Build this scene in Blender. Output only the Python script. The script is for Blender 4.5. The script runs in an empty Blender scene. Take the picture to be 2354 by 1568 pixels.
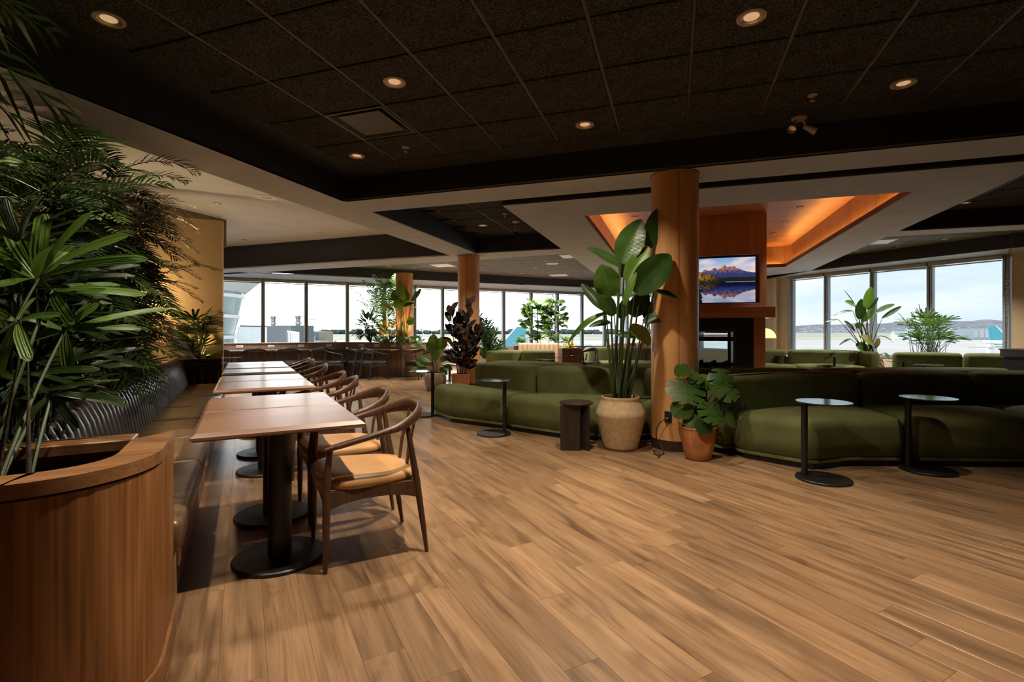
import bpy, math, random
from mathutils import Vector, Matrix, noise
R = random.Random(7)
C = bpy.context.scene.collection
SC = bpy.context.scene
PI = math.pi

# ---------------------------------------------------------------- camera, sky, exposure
F, CX, CY, EYE = 1132.0, 1177.0, 763.0, 1.19      # focal length and centre in pixels of a 2354 x 1568 frame, eye height
cam_d = bpy.data.cameras.new('camera'); cam = bpy.data.objects.new('camera', cam_d); C.objects.link(cam)
cam.location = (0, 0, EYE); cam.rotation_euler = (PI/2, 0, 0)
cam_d.sensor_width = 36; cam_d.lens = 36*F/2354; cam_d.shift_y = (CY-784)/2354
cam_d.clip_start = 0.05; cam_d.clip_end = 20000
SC.camera = cam
SC.view_settings.view_transform = 'Standard'; SC.view_settings.look = 'None'
SC.view_settings.exposure = 0.6; SC.view_settings.gamma = 1.0; SC.view_settings.use_curve_mapping = False
cy = SC.cycles
cy.use_denoising = True; cy.max_bounces = 8; cy.diffuse_bounces = 4; cy.glossy_bounces = 4
cy.transparent_max_bounces = 16; cy.transmission_bounces = 4; cy.caustics_reflective = False; cy.caustics_refractive = False
cy.sample_clamp_indirect = 4.0; cy.blur_glossy = 0.5

LAMP = 102.0           # watts of a recessed downlight
SKY_W, SKY_E = 5.0, .76  # brightness of the overcast in the west and of the sky in the east
COVE = 30.0             # emission of the cove strips
def world():
    w = bpy.data.worlds.new('sky'); SC.world = w; w.use_nodes = True
    nt = w.node_tree; n = nt.nodes; n.clear(); L = nt.links.new
    out = n.new('ShaderNodeOutputWorld'); bg = n.new('ShaderNodeBackground'); L(bg.outputs[0], out.inputs[0])
    tc = n.new('ShaderNodeTexCoord')
    sep = n.new('ShaderNodeSeparateXYZ'); L(tc.outputs['Generated'], sep.inputs[0])
    mp = n.new('ShaderNodeMapping'); mp.inputs['Scale'].default_value = (2.2, 2.2, 13); L(tc.outputs['Generated'], mp.inputs[0])
    ns = n.new('ShaderNodeTexNoise'); ns.inputs['Scale'].default_value = 1.6; ns.inputs['Detail'].default_value = 7; ns.inputs['Roughness'].default_value = .55
    L(mp.outputs[0], ns.inputs['Vector'])
    cl = n.new('ShaderNodeValToRGB'); cl.color_ramp.elements[0].position = .36; cl.color_ramp.elements[1].position = .62
    L(ns.outputs[0], cl.inputs[0])
    gr = n.new('ShaderNodeValToRGB')                     # clear sky between the clouds: pale at the horizon, bluer above
    gr.color_ramp.elements[0].position = 0.0; gr.color_ramp.elements[0].color = (.72, .85, .99, 1)
    gr.color_ramp.elements[1].position = .6; gr.color_ramp.elements[1].color = (.46, .70, 1.0, 1)
    L(sep.outputs[2], gr.inputs[0])
    veil = n.new('ShaderNodeMapRange')                   # high overcast: a bright veil in the west (left) that thins out toward the east
    veil.inputs[1].default_value = -.25; veil.inputs[2].default_value = .55; veil.inputs[3].default_value = 1.0; veil.inputs[4].default_value = .12
    L(sep.outputs[0], veil.inputs[0])
    mul = n.new('ShaderNodeMath'); mul.operation = 'MAXIMUM'; L(veil.outputs[0], mul.inputs[0]); L(cl.outputs[0], mul.inputs[1])
    mx = n.new('ShaderNodeMixRGB'); L(mul.outputs[0], mx.inputs[0]); L(gr.outputs[0], mx.inputs[1]); mx.inputs[2].default_value = (.97, .98, 1.0, 1)
    st = n.new('ShaderNodeMapRange'); st.interpolation_type = 'SMOOTHSTEP'
    st.inputs[1].default_value = -.55; st.inputs[2].default_value = .55; st.inputs[3].default_value = SKY_W; st.inputs[4].default_value = SKY_E
    L(sep.outputs[0], st.inputs[0])
    L(mx.outputs[0], bg.inputs[0]); L(st.outputs[0], bg.inputs[1])
world()

# ---------------------------------------------------------------- frames and points
TH = 0.319                                   # the ceiling grid's turn to the camera
c0, s0 = math.cos(TH), math.sin(TH)
def UV(u, v, z=0.0): return Vector((u*c0+v*s0, -u*s0+v*c0, z))
PH = 0.5                                     # the banquette and the floor boards run at this angle
c1, s1 = math.cos(PH), math.sin(PH)
def AB(a, b, z=0.0): return Vector((a*c1-b*s1, a*s1+b*c1, z))
def at(px, py, z=0.0):                       # a point of the plane at height z
    Y = F*(z-EYE)/(CY-py); return Vector(((px-CX)/F*Y, Y, z))
def P(px, py, Y): return Vector(((px-CX)/F*Y, Y, EYE-(py-CY)*Y/F))

# ---------------------------------------------------------------- mesh helpers
class MB:
    def __init__(s): s.v = []; s.f = []; s.q = {}
    def add(s, vs, fs):
        o = len(s.v); s.v.extend(tuple(v) for v in vs); s.f.extend(tuple(i+o for i in f) for f in fs); return s
    def box(s, x0, x1, y0, y1, z0, z1, ch=0.0, M=None):
        if ch <= 0:
            vs = [(x0,y0,z0),(x1,y0,z0),(x1,y1,z0),(x0,y1,z0),(x0,y0,z1),(x1,y0,z1),(x1,y1,z1),(x0,y1,z1)]
            fs = [(0,3,2,1),(4,5,6,7),(0,1,5,4),(1,2,6,5),(2,3,7,6),(3,0,4,7)]
        else:
            c = min(ch, (x1-x0)*.45, (y1-y0)*.45, (z1-z0)*.45); vs = []; fs = []
            X = (x0,x1); Y = (y0,y1); Z = (z0,z1); sg = (1,-1)
            for i in (0,1):
                for j in (0,1):
                    for k in (0,1):
                        vs += [(X[i], Y[j]+sg[j]*c, Z[k]+sg[k]*c), (X[i]+sg[i]*c, Y[j], Z[k]+sg[k]*c), (X[i]+sg[i]*c, Y[j]+sg[j]*c, Z[k])]
            id_ = lambda i,j,k,a: ((i*2+j)*2+k)*3+a
            for i in (0,1):
                q = [id_(i,0,0,0), id_(i,1,0,0), id_(i,1,1,0), id_(i,0,1,0)]; fs.append(q if i else q[::-1])
                q = [id_(0,i,0,1), id_(0,i,1,1), id_(1,i,1,1), id_(1,i,0,1)]; fs.append(q if i else q[::-1])
                q = [id_(0,0,i,2), id_(1,0,i,2), id_(1,1,i,2), id_(0,1,i,2)]; fs.append(q if i else q[::-1])
            for i in (0,1):
                for j in (0,1):
                    fs.append((id_(i,j,0,0), id_(i,j,0,1), id_(i,j,1,1), id_(i,j,1,0)))
                    fs.append((id_(i,0,j,0), id_(i,1,j,0), id_(i,1,j,2), id_(i,0,j,2)))
                    fs.append((id_(0,i,j,1), id_(1,i,j,1), id_(1,i,j,2), id_(0,i,j,2)))
                    for k in (0,1): fs.append((id_(i,j,k,0), id_(i,j,k,1), id_(i,j,k,2)))
        if M is not None: vs = [M @ Vector(v) for v in vs]
        return s.add(vs, fs)
    def tube(s, pts, r, n=8, cap=True, flat=1.0, up=None):
        pts = [Vector(p) for p in pts]; m = len(pts)
        rs = list(r) if isinstance(r, (list, tuple)) else [r]*m
        vs = []; fs = []; prev = None
        for i, p in enumerate(pts):
            t = (pts[min(i+1,m-1)]-pts[max(i-1,0)])
            t = t.normalized() if t.length > 1e-9 else Vector((0,0,1))
            if prev is None:
                h = Vector(up) if up is not None else (Vector((0,0,1)) if abs(t.z) < .9 else Vector((1,0,0)))
                a = (h - t*h.dot(t)).normalized()
            else:
                a = (prev - t*prev.dot(t)).normalized()
            prev = a; b = t.cross(a)
            for k in range(n):
                w = 2*PI*k/n; vs.append(p + a*(math.cos(w)*rs[i]) + b*(math.sin(w)*rs[i]*flat))
        for i in range(m-1):
            for k in range(n):
                k2 = (k+1) % n; fs.append((i*n+k, i*n+k2, (i+1)*n+k2, (i+1)*n+k))
        if cap: fs.append(tuple(range(n))[::-1]); fs.append(tuple((m-1)*n+k for k in range(n)))
        return s.add(vs, fs)
    def lathe(s, prof, n=24, c=(0,0,0), closed=True):
        vs = []; fs = []
        for r, z in prof:
            for k in range(n):
                w = 2*PI*k/n; vs.append((c[0]+r*math.cos(w), c[1]+r*math.sin(w), c[2]+z))
        for i in range(len(prof)-1):
            for k in range(n):
                k2 = (k+1) % n; fs.append((i*n+k, i*n+k2, (i+1)*n+k2, (i+1)*n+k))
        if closed:
            if prof[0][0] > 1e-6: fs.append(tuple(range(n))[::-1])
            if prof[-1][0] > 1e-6: fs.append(tuple((len(prof)-1)*n+k for k in range(n)))
        return s.add(vs, fs)
    def prism(s, poly, z0, z1):
        n = len(poly); area = sum(poly[i][0]*poly[(i+1)%n][1]-poly[(i+1)%n][0]*poly[i][1] for i in range(n))
        if area < 0: poly = poly[::-1]
        vs = [(p[0],p[1],z0) for p in poly]+[(p[0],p[1],z1) for p in poly]
        fs = [tuple(range(n))[::-1], tuple(range(n,2*n))]+[(i,(i+1)%n,(i+1)%n+n,i+n) for i in range(n)]
        return s.add(vs, fs)
    def build(s, name, mat, parent=None, smooth=35, kind=None, label=None):
        me = bpy.data.meshes.new(name); me.from_pydata(s.v, [], s.f); me.update()
        if mat is not None: me.materials.append(mat)
        if smooth:
            me.polygons.foreach_set('use_smooth', [True]*len(me.polygons))
            me.set_sharp_from_angle(angle=math.radians(smooth))
        if s.q:                                             # leaf coordinates: across, along
            at_ = me.attributes.new('leaf', 'FLOAT_VECTOR', 'POINT')
            at_.data.foreach_set('vector', [c for i in range(len(s.v)) for c in s.q.get(i, (0,0,0))])
        o = bpy.data.objects.new(name, me); C.objects.link(o)
        if parent is not None: o.parent = parent
        if kind: o['kind'] = kind
        if label: o['label'] = label
        return o

def root(name, label, cat, loc=(0,0,0), rotz=0.0, group=None, kind=None):
    o = bpy.data.objects.new(name, None); C.objects.link(o); o.empty_display_size = .1
    o.location = loc; o.rotation_euler = (0,0,rotz)
    if label: o['label'] = label
    if cat: o['category'] = cat
    if group: o['group'] = group
    if kind: o['kind'] = kind
    return o
def tag(o, label, cat, group=None):
    o['label'] = label; o['category'] = cat
    if group: o['group'] = group
    return o
def copy_tree(o, parent=None, loc=None, rotz=None, label=None, group=None):
    def cp(a, par):
        b = a.copy(); C.objects.link(b)
        if par is not None: b.parent = par
        for ch in KIDS.get(a.name, ()): cp(ch, b)
        return b
    KIDS = {}
    def walk(a):
        for ch in a.children: KIDS.setdefault(a.name, []).append(ch); walk(ch)
    walk(o)
    b = cp(o, parent)
    if loc is not None: b.location = loc
    if rotz is not None: b.rotation_euler = (0,0,rotz)
    if label: b['label'] = label
    if group: b['group'] = group
    return b

# ---------------------------------------------------------------- materials
def nodes(name):
    m = bpy.data.materials.new(name); m.use_nodes = True
    nt = m.node_tree; b = nt.nodes['Principled BSDF']
    return m, nt.nodes, nt.links.new, b
def ramp(n, cols, pos):
    r = n.new('ShaderNodeValToRGB'); e = r.color_ramp.elements
    while len(e) < len(cols): e.new(.5)
    for i, (c, p) in enumerate(zip(cols, pos)): e[i].position = p; e[i].color = (*c, 1)
    return r
def plain(name, col, rough=.5, metal=0.0, spec=.5, var=.12, scale=8.0, bump=0.0, bscale=60.0, sheen=0.0):
    m, n, L, b = nodes(name)
    tc = n.new('ShaderNodeTexCoord'); ns = n.new('ShaderNodeTexNoise'); ns.inputs['Scale'].default_value = scale; ns.inputs['Detail'].default_value = 4
    L(tc.outputs['Object'], ns.inputs['Vector'])
    lo = tuple(c*(1-var) for c in col); hi = tuple(min(1, c*(1+var)) for c in col)
    r = ramp(n, (lo, hi), (.3, .7)); L(ns.outputs[0], r.inputs[0]); L(r.outputs[0], b.inputs['Base Color'])
    b.inputs['Roughness'].default_value = rough; b.inputs['Metallic'].default_value = metal; b.inputs['Specular IOR Level'].default_value = spec
    if sheen: b.inputs['Sheen Weight'].default_value = sheen; b.inputs['Sheen Roughness'].default_value = .4; b.inputs['Sheen Tint'].default_value = (*hi, 1)
    if bump:
        n2 = n.new('ShaderNodeTexNoise'); n2.inputs['Scale'].default_value = bscale; n2.inputs['Detail'].default_value = 3
        L(tc.outputs['Object'], n2.inputs['Vector'])
        bp = n.new('ShaderNodeBump'); bp.inputs['Strength'].default_value = bump; bp.inputs['Distance'].default_value = .01
        L(n2.outputs[0], bp.inputs['Height']); L(bp.outputs[0], b.inputs['Normal'])
    return m
def wood(name, cols, along='Z', rough=.45, fine=70.0, coarse=9.0, bump=.08, spec=.4, objrand=False):
    m, n, L, b = nodes(name)
    tc = n.new('ShaderNodeTexCoord'); src = tc.outputs['Object']
    if objrand:
        oi = n.new('ShaderNodeObjectInfo'); sc = n.new('ShaderNodeMath'); sc.operation = 'MULTIPLY'; sc.inputs[1].default_value = 37.0; L(oi.outputs['Random'], sc.inputs[0])
        ad = n.new('ShaderNodeVectorMath'); ad.operation = 'ADD'; L(src, ad.inputs[0]); L(sc.outputs[0], ad.inputs[1]); src = ad.outputs[0]
    def mp(k, long):
        q = n.new('ShaderNodeMapping'); v = [k, k, k]; v['XYZ'.index(along)] = long
        q.inputs['Scale'].default_value = v; L(src, q.inputs[0]); return q
    q1 = mp(coarse, coarse*.09); n1 = n.new('ShaderNodeTexNoise'); n1.inputs['Scale'].default_value = 1; n1.inputs['Detail'].default_value = 5; n1.inputs['Distortion'].default_value = .6; L(q1.outputs[0], n1.inputs['Vector'])
    q2 = mp(fine, fine*.02); n2 = n.new('ShaderNodeTexNoise'); n2.inputs['Scale'].default_value = 1; n2.inputs['Detail'].default_value = 3; L(q2.outputs[0], n2.inputs['Vector'])
    mx = n.new('ShaderNodeMath'); mx.operation = 'MULTIPLY_ADD'; mx.inputs[1].default_value = .5; L(n2.outputs[0], mx.inputs[0])
    hf = n.new('ShaderNodeMath'); hf.operation = 'MULTIPLY'; hf.inputs[1].default_value = .5; L(n1.outputs[0], hf.inputs[0]); L(hf.outputs[0], mx.inputs[2])
    r = ramp(n, cols, (.34, .5, .66)); L(mx.outputs[0], r.inputs[0]); L(r.outputs[0], b.inputs['Base Color'])
    b.inputs['Roughness'].default_value = rough; b.inputs['Specular IOR Level'].default_value = spec
    if bump:
        bp = n.new('ShaderNodeBump'); bp.inputs['Strength'].default_value = bump; bp.inputs['Distance'].default_value = .004
        L(n2.outputs[0], bp.inputs['Height']); L(bp.outputs[0], b.inputs['Normal'])
    return m
def leafmat(name, c1, c2, rough=.38, trans=.22, scale=6.0, veins=0.0, pleats=0.0):
    m, n, L, b = nodes(name)
    tc = n.new('ShaderNodeTexCoord'); oi = n.new('ShaderNodeObjectInfo')
    ns = n.new('ShaderNodeTexNoise'); ns.inputs['Scale'].default_value = scale; ns.inputs['Detail'].default_value = 3; L(tc.outputs['Object'], ns.inputs['Vector'])
    ad = n.new('ShaderNodeMath'); ad.operation = 'MULTIPLY_ADD'; ad.inputs[1].default_value = .6; L(oi.outputs['Random'], ad.inputs[0])
    h = n.new('ShaderNodeMath'); h.operation = 'MULTIPLY'; h.inputs[1].default_value = .6; L(ns.outputs[0], h.inputs[0]); L(h.outputs[0], ad.inputs[2])
    r = ramp(n, (c1, c2), (.2, .85)); L(ad.outputs[0], r.inputs[0]); L(r.outputs[0], b.inputs['Base Color'])
    b.inputs['Roughness'].default_value = rough; b.inputs['Specular IOR Level'].default_value = .45
    if veins or pleats:                                   # side veins run out from the midrib; pleats run lengthwise
        la = n.new('ShaderNodeAttribute'); la.attribute_name = 'leaf'; sp = n.new('ShaderNodeSeparateXYZ'); L(la.outputs['Vector'], sp.inputs[0])
        ab = n.new('ShaderNodeMath'); ab.operation = 'ABSOLUTE'; L(sp.outputs[0], ab.inputs[0])
        k1 = n.new('ShaderNodeMath'); k1.operation = 'MULTIPLY'; k1.inputs[1].default_value = 14.0 if pleats else -10.0; L(ab.outputs[0], k1.inputs[0])
        k2 = n.new('ShaderNodeMath'); k2.operation = 'MULTIPLY_ADD'; k2.inputs[1].default_value = 0.0 if pleats else veins; L(sp.outputs[1], k2.inputs[0]); L(k1.outputs[0], k2.inputs[2])
        sn = n.new('ShaderNodeMath'); sn.operation = 'SINE'; L(k2.outputs[0], sn.inputs[0])
        bp = n.new('ShaderNodeBump'); bp.inputs['Strength'].default_value = .35 if pleats else .2; bp.inputs['Distance'].default_value = .004; L(sn.outputs[0], bp.inputs['Height']); L(bp.outputs[0], b.inputs['Normal'])
        mr = n.new('ShaderNodeMapRange'); mr.inputs[1].default_value = -1; mr.inputs[3].default_value = .82 if pleats else .91; mr.inputs[4].default_value = 1.12 if pleats else 1.06; L(sn.outputs[0], mr.inputs[0])
        rib = n.new('ShaderNodeMapRange'); rib.inputs[1].default_value = .0; rib.inputs[2].default_value = .10; rib.inputs[3].default_value = 1.7; rib.inputs[4].default_value = 1.0; L(ab.outputs[0], rib.inputs[0])
        mu = n.new('ShaderNodeMath'); mu.operation = 'MULTIPLY'; L(mr.outputs[0], mu.inputs[0]); L(rib.outputs[0], mu.inputs[1])
        vs = n.new('ShaderNodeVectorMath'); vs.operation = 'SCALE'; L(r.outputs[0], vs.inputs[0]); L(mu.outputs[0], vs.inputs['Scale']); L(vs.outputs[0], b.inputs['Base Color'])
    tr = n.new('ShaderNodeBsdfTranslucent'); L(r.outputs[0], tr.inputs[0])
    ms = n.new('ShaderNodeMixShader'); ms.inputs[0].default_value = trans; L(b.outputs[0], ms.inputs[1]); L(tr.outputs[0], ms.inputs[2])
    L(ms.outputs[0], n['Material Output'].inputs[0])
    return m
def glow(name, col, strength):
    m, n, L, b = nodes(name)
    b.inputs['Base Color'].default_value = (*col, 1); b.inputs['Emission Color'].default_value = (*col, 1); b.inputs['Emission Strength'].default_value = strength
    return m
def glassmat(name, tint=(.93,.97,.97), refl=.06, rough=0.0):
    m, n, L, b = nodes(name); n.remove(b)
    t = n.new('ShaderNodeBsdfTransparent'); t.inputs[0].default_value = (*tint, 1)
    g = n.new('ShaderNodeBsdfGlossy'); g.inputs['Roughness'].default_value = rough
    f = n.new('ShaderNodeFresnel'); f.inputs[0].default_value = 1.35
    ms = n.new('ShaderNodeMixShader'); L(f.outputs[0], ms.inputs[0]); L(t.outputs[0], ms.inputs[1]); L(g.outputs[0], ms.inputs[2])
    L(ms.outputs[0], n['Material Output'].inputs[0])
    return m
def floormat():
    m, n, L, b = nodes('oak_boards')
    tc = n.new('ShaderNodeTexCoord'); oi = n.new('ShaderNodeObjectInfo'); ge = n.new('ShaderNodeNewGeometry')
    ad = n.new('ShaderNodeMath'); ad.operation = 'ADD'; L(oi.outputs['Random'], ad.inputs[0]); L(ge.outputs['Random Per Island'], ad.inputs[1])
    fr = n.new('ShaderNodeMath'); fr.operation = 'FRACT'; L(ad.outputs[0], fr.inputs[0])
    sc = n.new('ShaderNodeMath'); sc.operation = 'MULTIPLY'; sc.inputs[1].default_value = 61.0; L(fr.outputs[0], sc.inputs[0])
    off = n.new('ShaderNodeVectorMath'); off.operation = 'ADD'; L(tc.outputs['Object'], off.inputs[0]); L(sc.outputs[0], off.inputs[1])
    def ns(sx, sy, det, dist):
        q = n.new('ShaderNodeMapping'); q.inputs['Scale'].default_value = (sx, sy, 1); L(off.outputs[0], q.inputs[0])
        t = n.new('ShaderNodeTexNoise'); t.inputs['Scale'].default_value = 1; t.inputs['Detail'].default_value = det; t.inputs['Distortion'].default_value = dist; L(q.outputs[0], t.inputs['Vector']); return t
    a = ns(1.5, 13, 4, .8); g = ns(3.5, 90, 4, .4); k = ns(2.2, 7, 2, 1.5)
    r = ramp(n, ((.140,.081,.041), (.262,.155,.078), (.335,.208,.112)), (.28, .50, .72)); L(a.outputs[0], r.inputs[0])
    r2 = ramp(n, ((.74,.71,.68), (1,1,1)), (.36, .56)); L(g.outputs[0], r2.inputs[0])
    m1 = n.new('ShaderNodeMixRGB'); m1.blend_type = 'MULTIPLY'; m1.inputs[0].default_value = .75; L(r.outputs[0], m1.inputs[1]); L(r2.outputs[0], m1.inputs[2])
    r3 = ramp(n, ((.55,.50,.46), (1,1,1)), (.24, .42)); L(k.outputs[0], r3.inputs[0])
    m2 = n.new('ShaderNodeMixRGB'); m2.blend_type = 'MULTIPLY'; m2.inputs[0].default_value = .8; L(m1.outputs[0], m2.inputs[1]); L(r3.outputs[0], m2.inputs[2])
    tone = n.new('ShaderNodeMapRange'); tone.inputs[3].default_value = .80; tone.inputs[4].default_value = 1.16; L(fr.outputs[0], tone.inputs[0])
    m3 = n.new('ShaderNodeVectorMath'); m3.operation = 'SCALE'; L(m2.outputs[0], m3.inputs[0]); L(tone.outputs[0], m3.inputs['Scale'])
    L(m3.outputs[0], b.inputs['Base Color'])
    b.inputs['Roughness'].default_value = .30; b.inputs['Specular IOR Level'].default_value = .7
    bp = n.new('ShaderNodeBump'); bp.inputs['Strength'].default_value = .10; bp.inputs['Distance'].default_value = .003; L(g.outputs[0], bp.inputs['Height']); L(bp.outputs[0], b.inputs['Normal'])
    return m
def tilemat():
    m, n, L, b = nodes('ceiling_tile')
    tc = n.new('ShaderNodeTexCoord'); v = n.new('ShaderNodeTexNoise'); v.inputs['Scale'].default_value = 130; v.inputs['Detail'].default_value = 2; L(tc.outputs['Object'], v.inputs['Vector'])
    w = n.new('ShaderNodeTexNoise'); w.inputs['Scale'].default_value = 5; L(tc.outputs['Object'], w.inputs['Vector'])
    r = ramp(n, ((.008,.008,.008), (.046,.046,.046), (.115,.113,.110)), (.38, .5, .66)); L(v.outputs[0], r.inputs[0])
    r2 = ramp(n, ((.65,.65,.65), (1.1,1.1,1.1)), (.3, .7)); L(w.outputs[0], r2.inputs[0])
    mm = n.new('ShaderNodeMixRGB'); mm.blend_type = 'MULTIPLY'; mm.inputs[0].default_value = 1; L(r.outputs[0], mm.inputs[1]); L(r2.outputs[0], mm.inputs[2]); L(mm.outputs[0], b.inputs['Base Color'])
    b.inputs['Roughness'].default_value = .95; b.inputs['Specular IOR Level'].default_value = .15
    bp = n.new('ShaderNodeBump'); bp.inputs['Strength'].default_value = .6; bp.inputs['Distance'].default_value = .004; L(v.outputs[0], bp.inputs['Height']); L(bp.outputs[0], b.inputs['Normal'])
    return m

WALNUT = wood('walnut', ((.060,.026,.013),(.105,.047,.024),(.150,.070,.037)), 'X', .38, 60, 8)
TABLE = wood('table_walnut', ((.12,.058,.030),(.18,.088,.046),(.24,.122,.066)), 'X', .36, 55, 10, spec=.9, bump=.0)
TABLE.node_tree.nodes['Principled BSDF'].inputs['Coat Weight'].default_value = .18; TABLE.node_tree.nodes['Principled BSDF'].inputs['Coat Roughness'].default_value = .16
CHAIRW = wood('chair_walnut', ((.050,.024,.014),(.080,.038,.022),(.115,.056,.033)), 'Z', .36, 60, 9, bump=.03)
OAKV = wood('planter_veneer', ((.12,.044,.012),(.245,.100,.030),(.36,.165,.055)), 'Z', .42, 85, 12, bump=.05)
OAKH = wood('planter_capping', ((.14,.065,.024),(.24,.115,.044),(.32,.165,.068)), 'X', .36, 60, 9)
CHERRY = wood('cherry_panel', ((.24,.118,.060),(.32,.162,.084),(.39,.205,.110)), 'Z', .42, 30, 5, bump=.02)
CHERRYH = wood('cherry_mantel', ((.20,.092,.046),(.29,.138,.070),(.37,.185,.096)), 'X', .42, 40, 7, bump=.02)
MAPLE = wood('maple_column', ((.50,.25,.090),(.60,.305,.115),(.68,.36,.15)), 'Z', .36, 26, 5, bump=.02)
SOFFIT = plain('grey_soffit', (.50,.535,.57), .8, var=.07, scale=3)
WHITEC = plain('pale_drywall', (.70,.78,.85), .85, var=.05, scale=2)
BLACKP = plain('black_paint', (.010,.010,.010), .7, var=.1)
CHARP = plain('charcoal_paint', (.030,.030,.033), .75, var=.08)
TILE = tilemat()
GRID_HI = plain('highlit_grid_bar', (.06,.06,.06), .45, var=.2)  # highlight on one direction of main coffer bars, put into their colour
GRID = plain('black_grid_bar', (.010,.010,.010), .5, var=.2)
TAN = plain('tan_wall_paint', (.60,.44,.25), .8, var=.04, scale=2)
BEIGE = plain('beige_wall_paint', (.66,.56,.40), .8, var=.04, scale=2)
STEEL = plain('black_powder_coat', (.007,.007,.008), .42, spec=.5, var=.15)
TOPM = plain('satin_black_top', (.020,.021,.023), .10, spec=.7, var=.1)
ALU = plain('grey_aluminium', (.36,.41,.45), .42, metal=.25, var=.08)
WHITEP = plain('white_plastic', (.80,.79,.76), .4, var=.03)
GREYF = plain('grey_enamel', (.42,.37,.32), .45, var=.05)
CHROME = plain('lamp_reflector', (.80,.58,.36), .35, metal=.7, var=.1)
VELVET = plain('olive_velvet', (.115,.130,.046), .85, spec=.2, var=.16, scale=5, bump=.10, bscale=240, sheen=.35)
LEATHER = plain('brown_leather', (.125,.072,.034), .34, spec=.55, var=.35, scale=11, bump=.15, bscale=90)
RIB = plain('black_brown_leather', (.030,.026,.024), .30, spec=.6, var=.25, scale=14)
CARAMEL = plain('caramel_leather', (.46,.245,.095), .42, spec=.4, var=.08, scale=9, bump=.05, bscale=140)
BLACKL = plain('black_leather', (.022,.022,.023), .4, var=.2)
STONE = plain('sand_stoneware', (.50,.35,.19), .75, var=.14, scale=24, bump=.25, bscale=80)
TERRA = plain('terracotta', (.42,.165,.060), .62, var=.12, scale=10, bump=.06, bscale=60)
GLAZE = plain('taupe_glaze', (.20,.14,.085), .35, var=.12)
SOIL = plain('potting_soil', (.020,.012,.007), .95, var=.7, scale=60, bump=1.0, bscale=90)
MULCH = plain('bark_mulch', (.09,.045,.022), .9, var=.6, scale=40)
GLASS = glassmat('window_glass')
SHADE = plain('shade_cassette', (.42,.41,.38), .7, var=.04)
CREAM = plain('outlet_cream', (.72,.58,.42), .5, var=.03)
STEM = leafmat('stem_green', (.026,.046,.011), (.055,.085,.022), .5, .05)
BARK = plain('bark', (.045,.032,.018), .85, var=.4, scale=30, bump=.4)
L_BIRD = leafmat('bird_leaf', (.013,.040,.007), (.042,.095,.015), .34, .24, 5, veins=240)
L_BIRDL = leafmat('bird_leaf_light', (.055,.125,.014), (.11,.21,.026), .36, .3, 5, veins=240)
L_YEL = leafmat('yellowing_leaf', (.16,.17,.022), (.36,.30,.04), .42, .3, 5, veins=200)
L_MON = leafmat('monstera_leaf', (.011,.034,.007), (.040,.085,.014), .42, .18, 8, veins=40)
L_RUB = leafmat('rubber_leaf', (.010,.007,.008), (.036,.022,.022), .26, .08, 8, veins=60)
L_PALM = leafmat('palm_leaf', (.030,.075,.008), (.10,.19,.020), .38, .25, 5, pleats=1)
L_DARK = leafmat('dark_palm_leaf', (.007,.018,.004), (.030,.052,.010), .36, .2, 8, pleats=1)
L_FIG = leafmat('fig_leaf', (.035,.09,.014), (.11,.20,.03), .38, .35, 6, veins=40)
L_SHRUB = leafmat('shrub_leaf', (.03,.085,.018), (.10,.20,.040), .4, .42, 10)
L_ARECA = leafmat('areca_leaf', (.025,.075,.016), (.075,.155,.030), .4, .22, 10)
L_CROT = leafmat('croton_leaf', (.30,.20,.012), (.62,.44,.04), .4, .3, 10)
WARM = (1.0, .84, .67)
# ================================================================ floor: 36 x 6 inch style boards at 45 degrees to the grid
FLOOR = floormat()
fl = MB().prism([tuple(UV(u,v)[:2]) for u,v in ((-16,-4.2),(9.8,-4.2),(9.8,12),(3.2,17.5),(-.9,23.6),(-14.5,10.0))], -.25, -.0022)
floor = fl.build('floor', plain('oak_subfloor', (.13,.08,.045), .8), smooth=0, kind='structure')
PL, PW = 1.22, .152
mesh_mb = MB(); h = .0003
def board(mb, x0, x1, y0, y1):
    e = .0006
    vs = [(x0+h,y0+h,-.002),(x1-h,y0+h,-.002),(x1-h,y1-h,-.002),(x0+h,y1-h,-.002),
          (x0+h,y0+h,-e),(x1-h,y0+h,-e),(x1-h,y1-h,-e),(x0+h,y1-h,-e),
          (x0+h+e,y0+h+e,0),(x1-h-e,y0+h+e,0),(x1-h-e,y1-h-e,0),(x0+h+e,y1-h-e,0)]
    fs = [(8,9,10,11)]
    for i in range(4):
        j = (i+1)%4; fs += [(i,j,j+4,i+4),(i+4,j+4,j+8,i+8)]
    mb.add(vs, fs)
board(mesh_mb, -PL/2, PL/2, -PW/2, PW/2)
first = mesh_mb.build('plank', FLOOR, None, smooth=0); board_mesh = first.data
bpy.data.objects.remove(first)
cand = []
def inside_room(p):
    u = p.x*c0-p.y*s0; v = p.x*s0+p.y*c0
    return u < 9.4 and v > -3.8 and v < u+23.6 and u+v < 19.5 and u > -13.2
for row in range(-70, 110):
    off = R.random()*PL
    for k in range(-6, 22):
        a = row*PW; b = k*PL+off
        p = AB(a, b)
        if not inside_room(p): continue
        vis = p.y > .9 and abs(p.x/p.y) < 1.25 and p.length < 30
        hid = (a < -.32 and b < 8.95)                        # under the banquette and the planter
        cand.append((0 if (vis and not hid) else 1, p.length, a, b))
cand.sort()
rest = MB()
for i, (w, d, a, b) in enumerate(cand):
    if i < 300 and w == 0:
        o = bpy.data.objects.new('plank', board_mesh); C.objects.link(o); o.parent = floor
        o.location = AB(a, b); o.rotation_euler = (0,0,PH+PI/2)
    elif not (a < -.9 and b < 8.7):
        board(rest, b-PL/2, b+PL/2, -a-PW/2, -a+PW/2)
rb = rest.build('plank_field', FLOOR, floor, smooth=0, kind='stuff')
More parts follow.
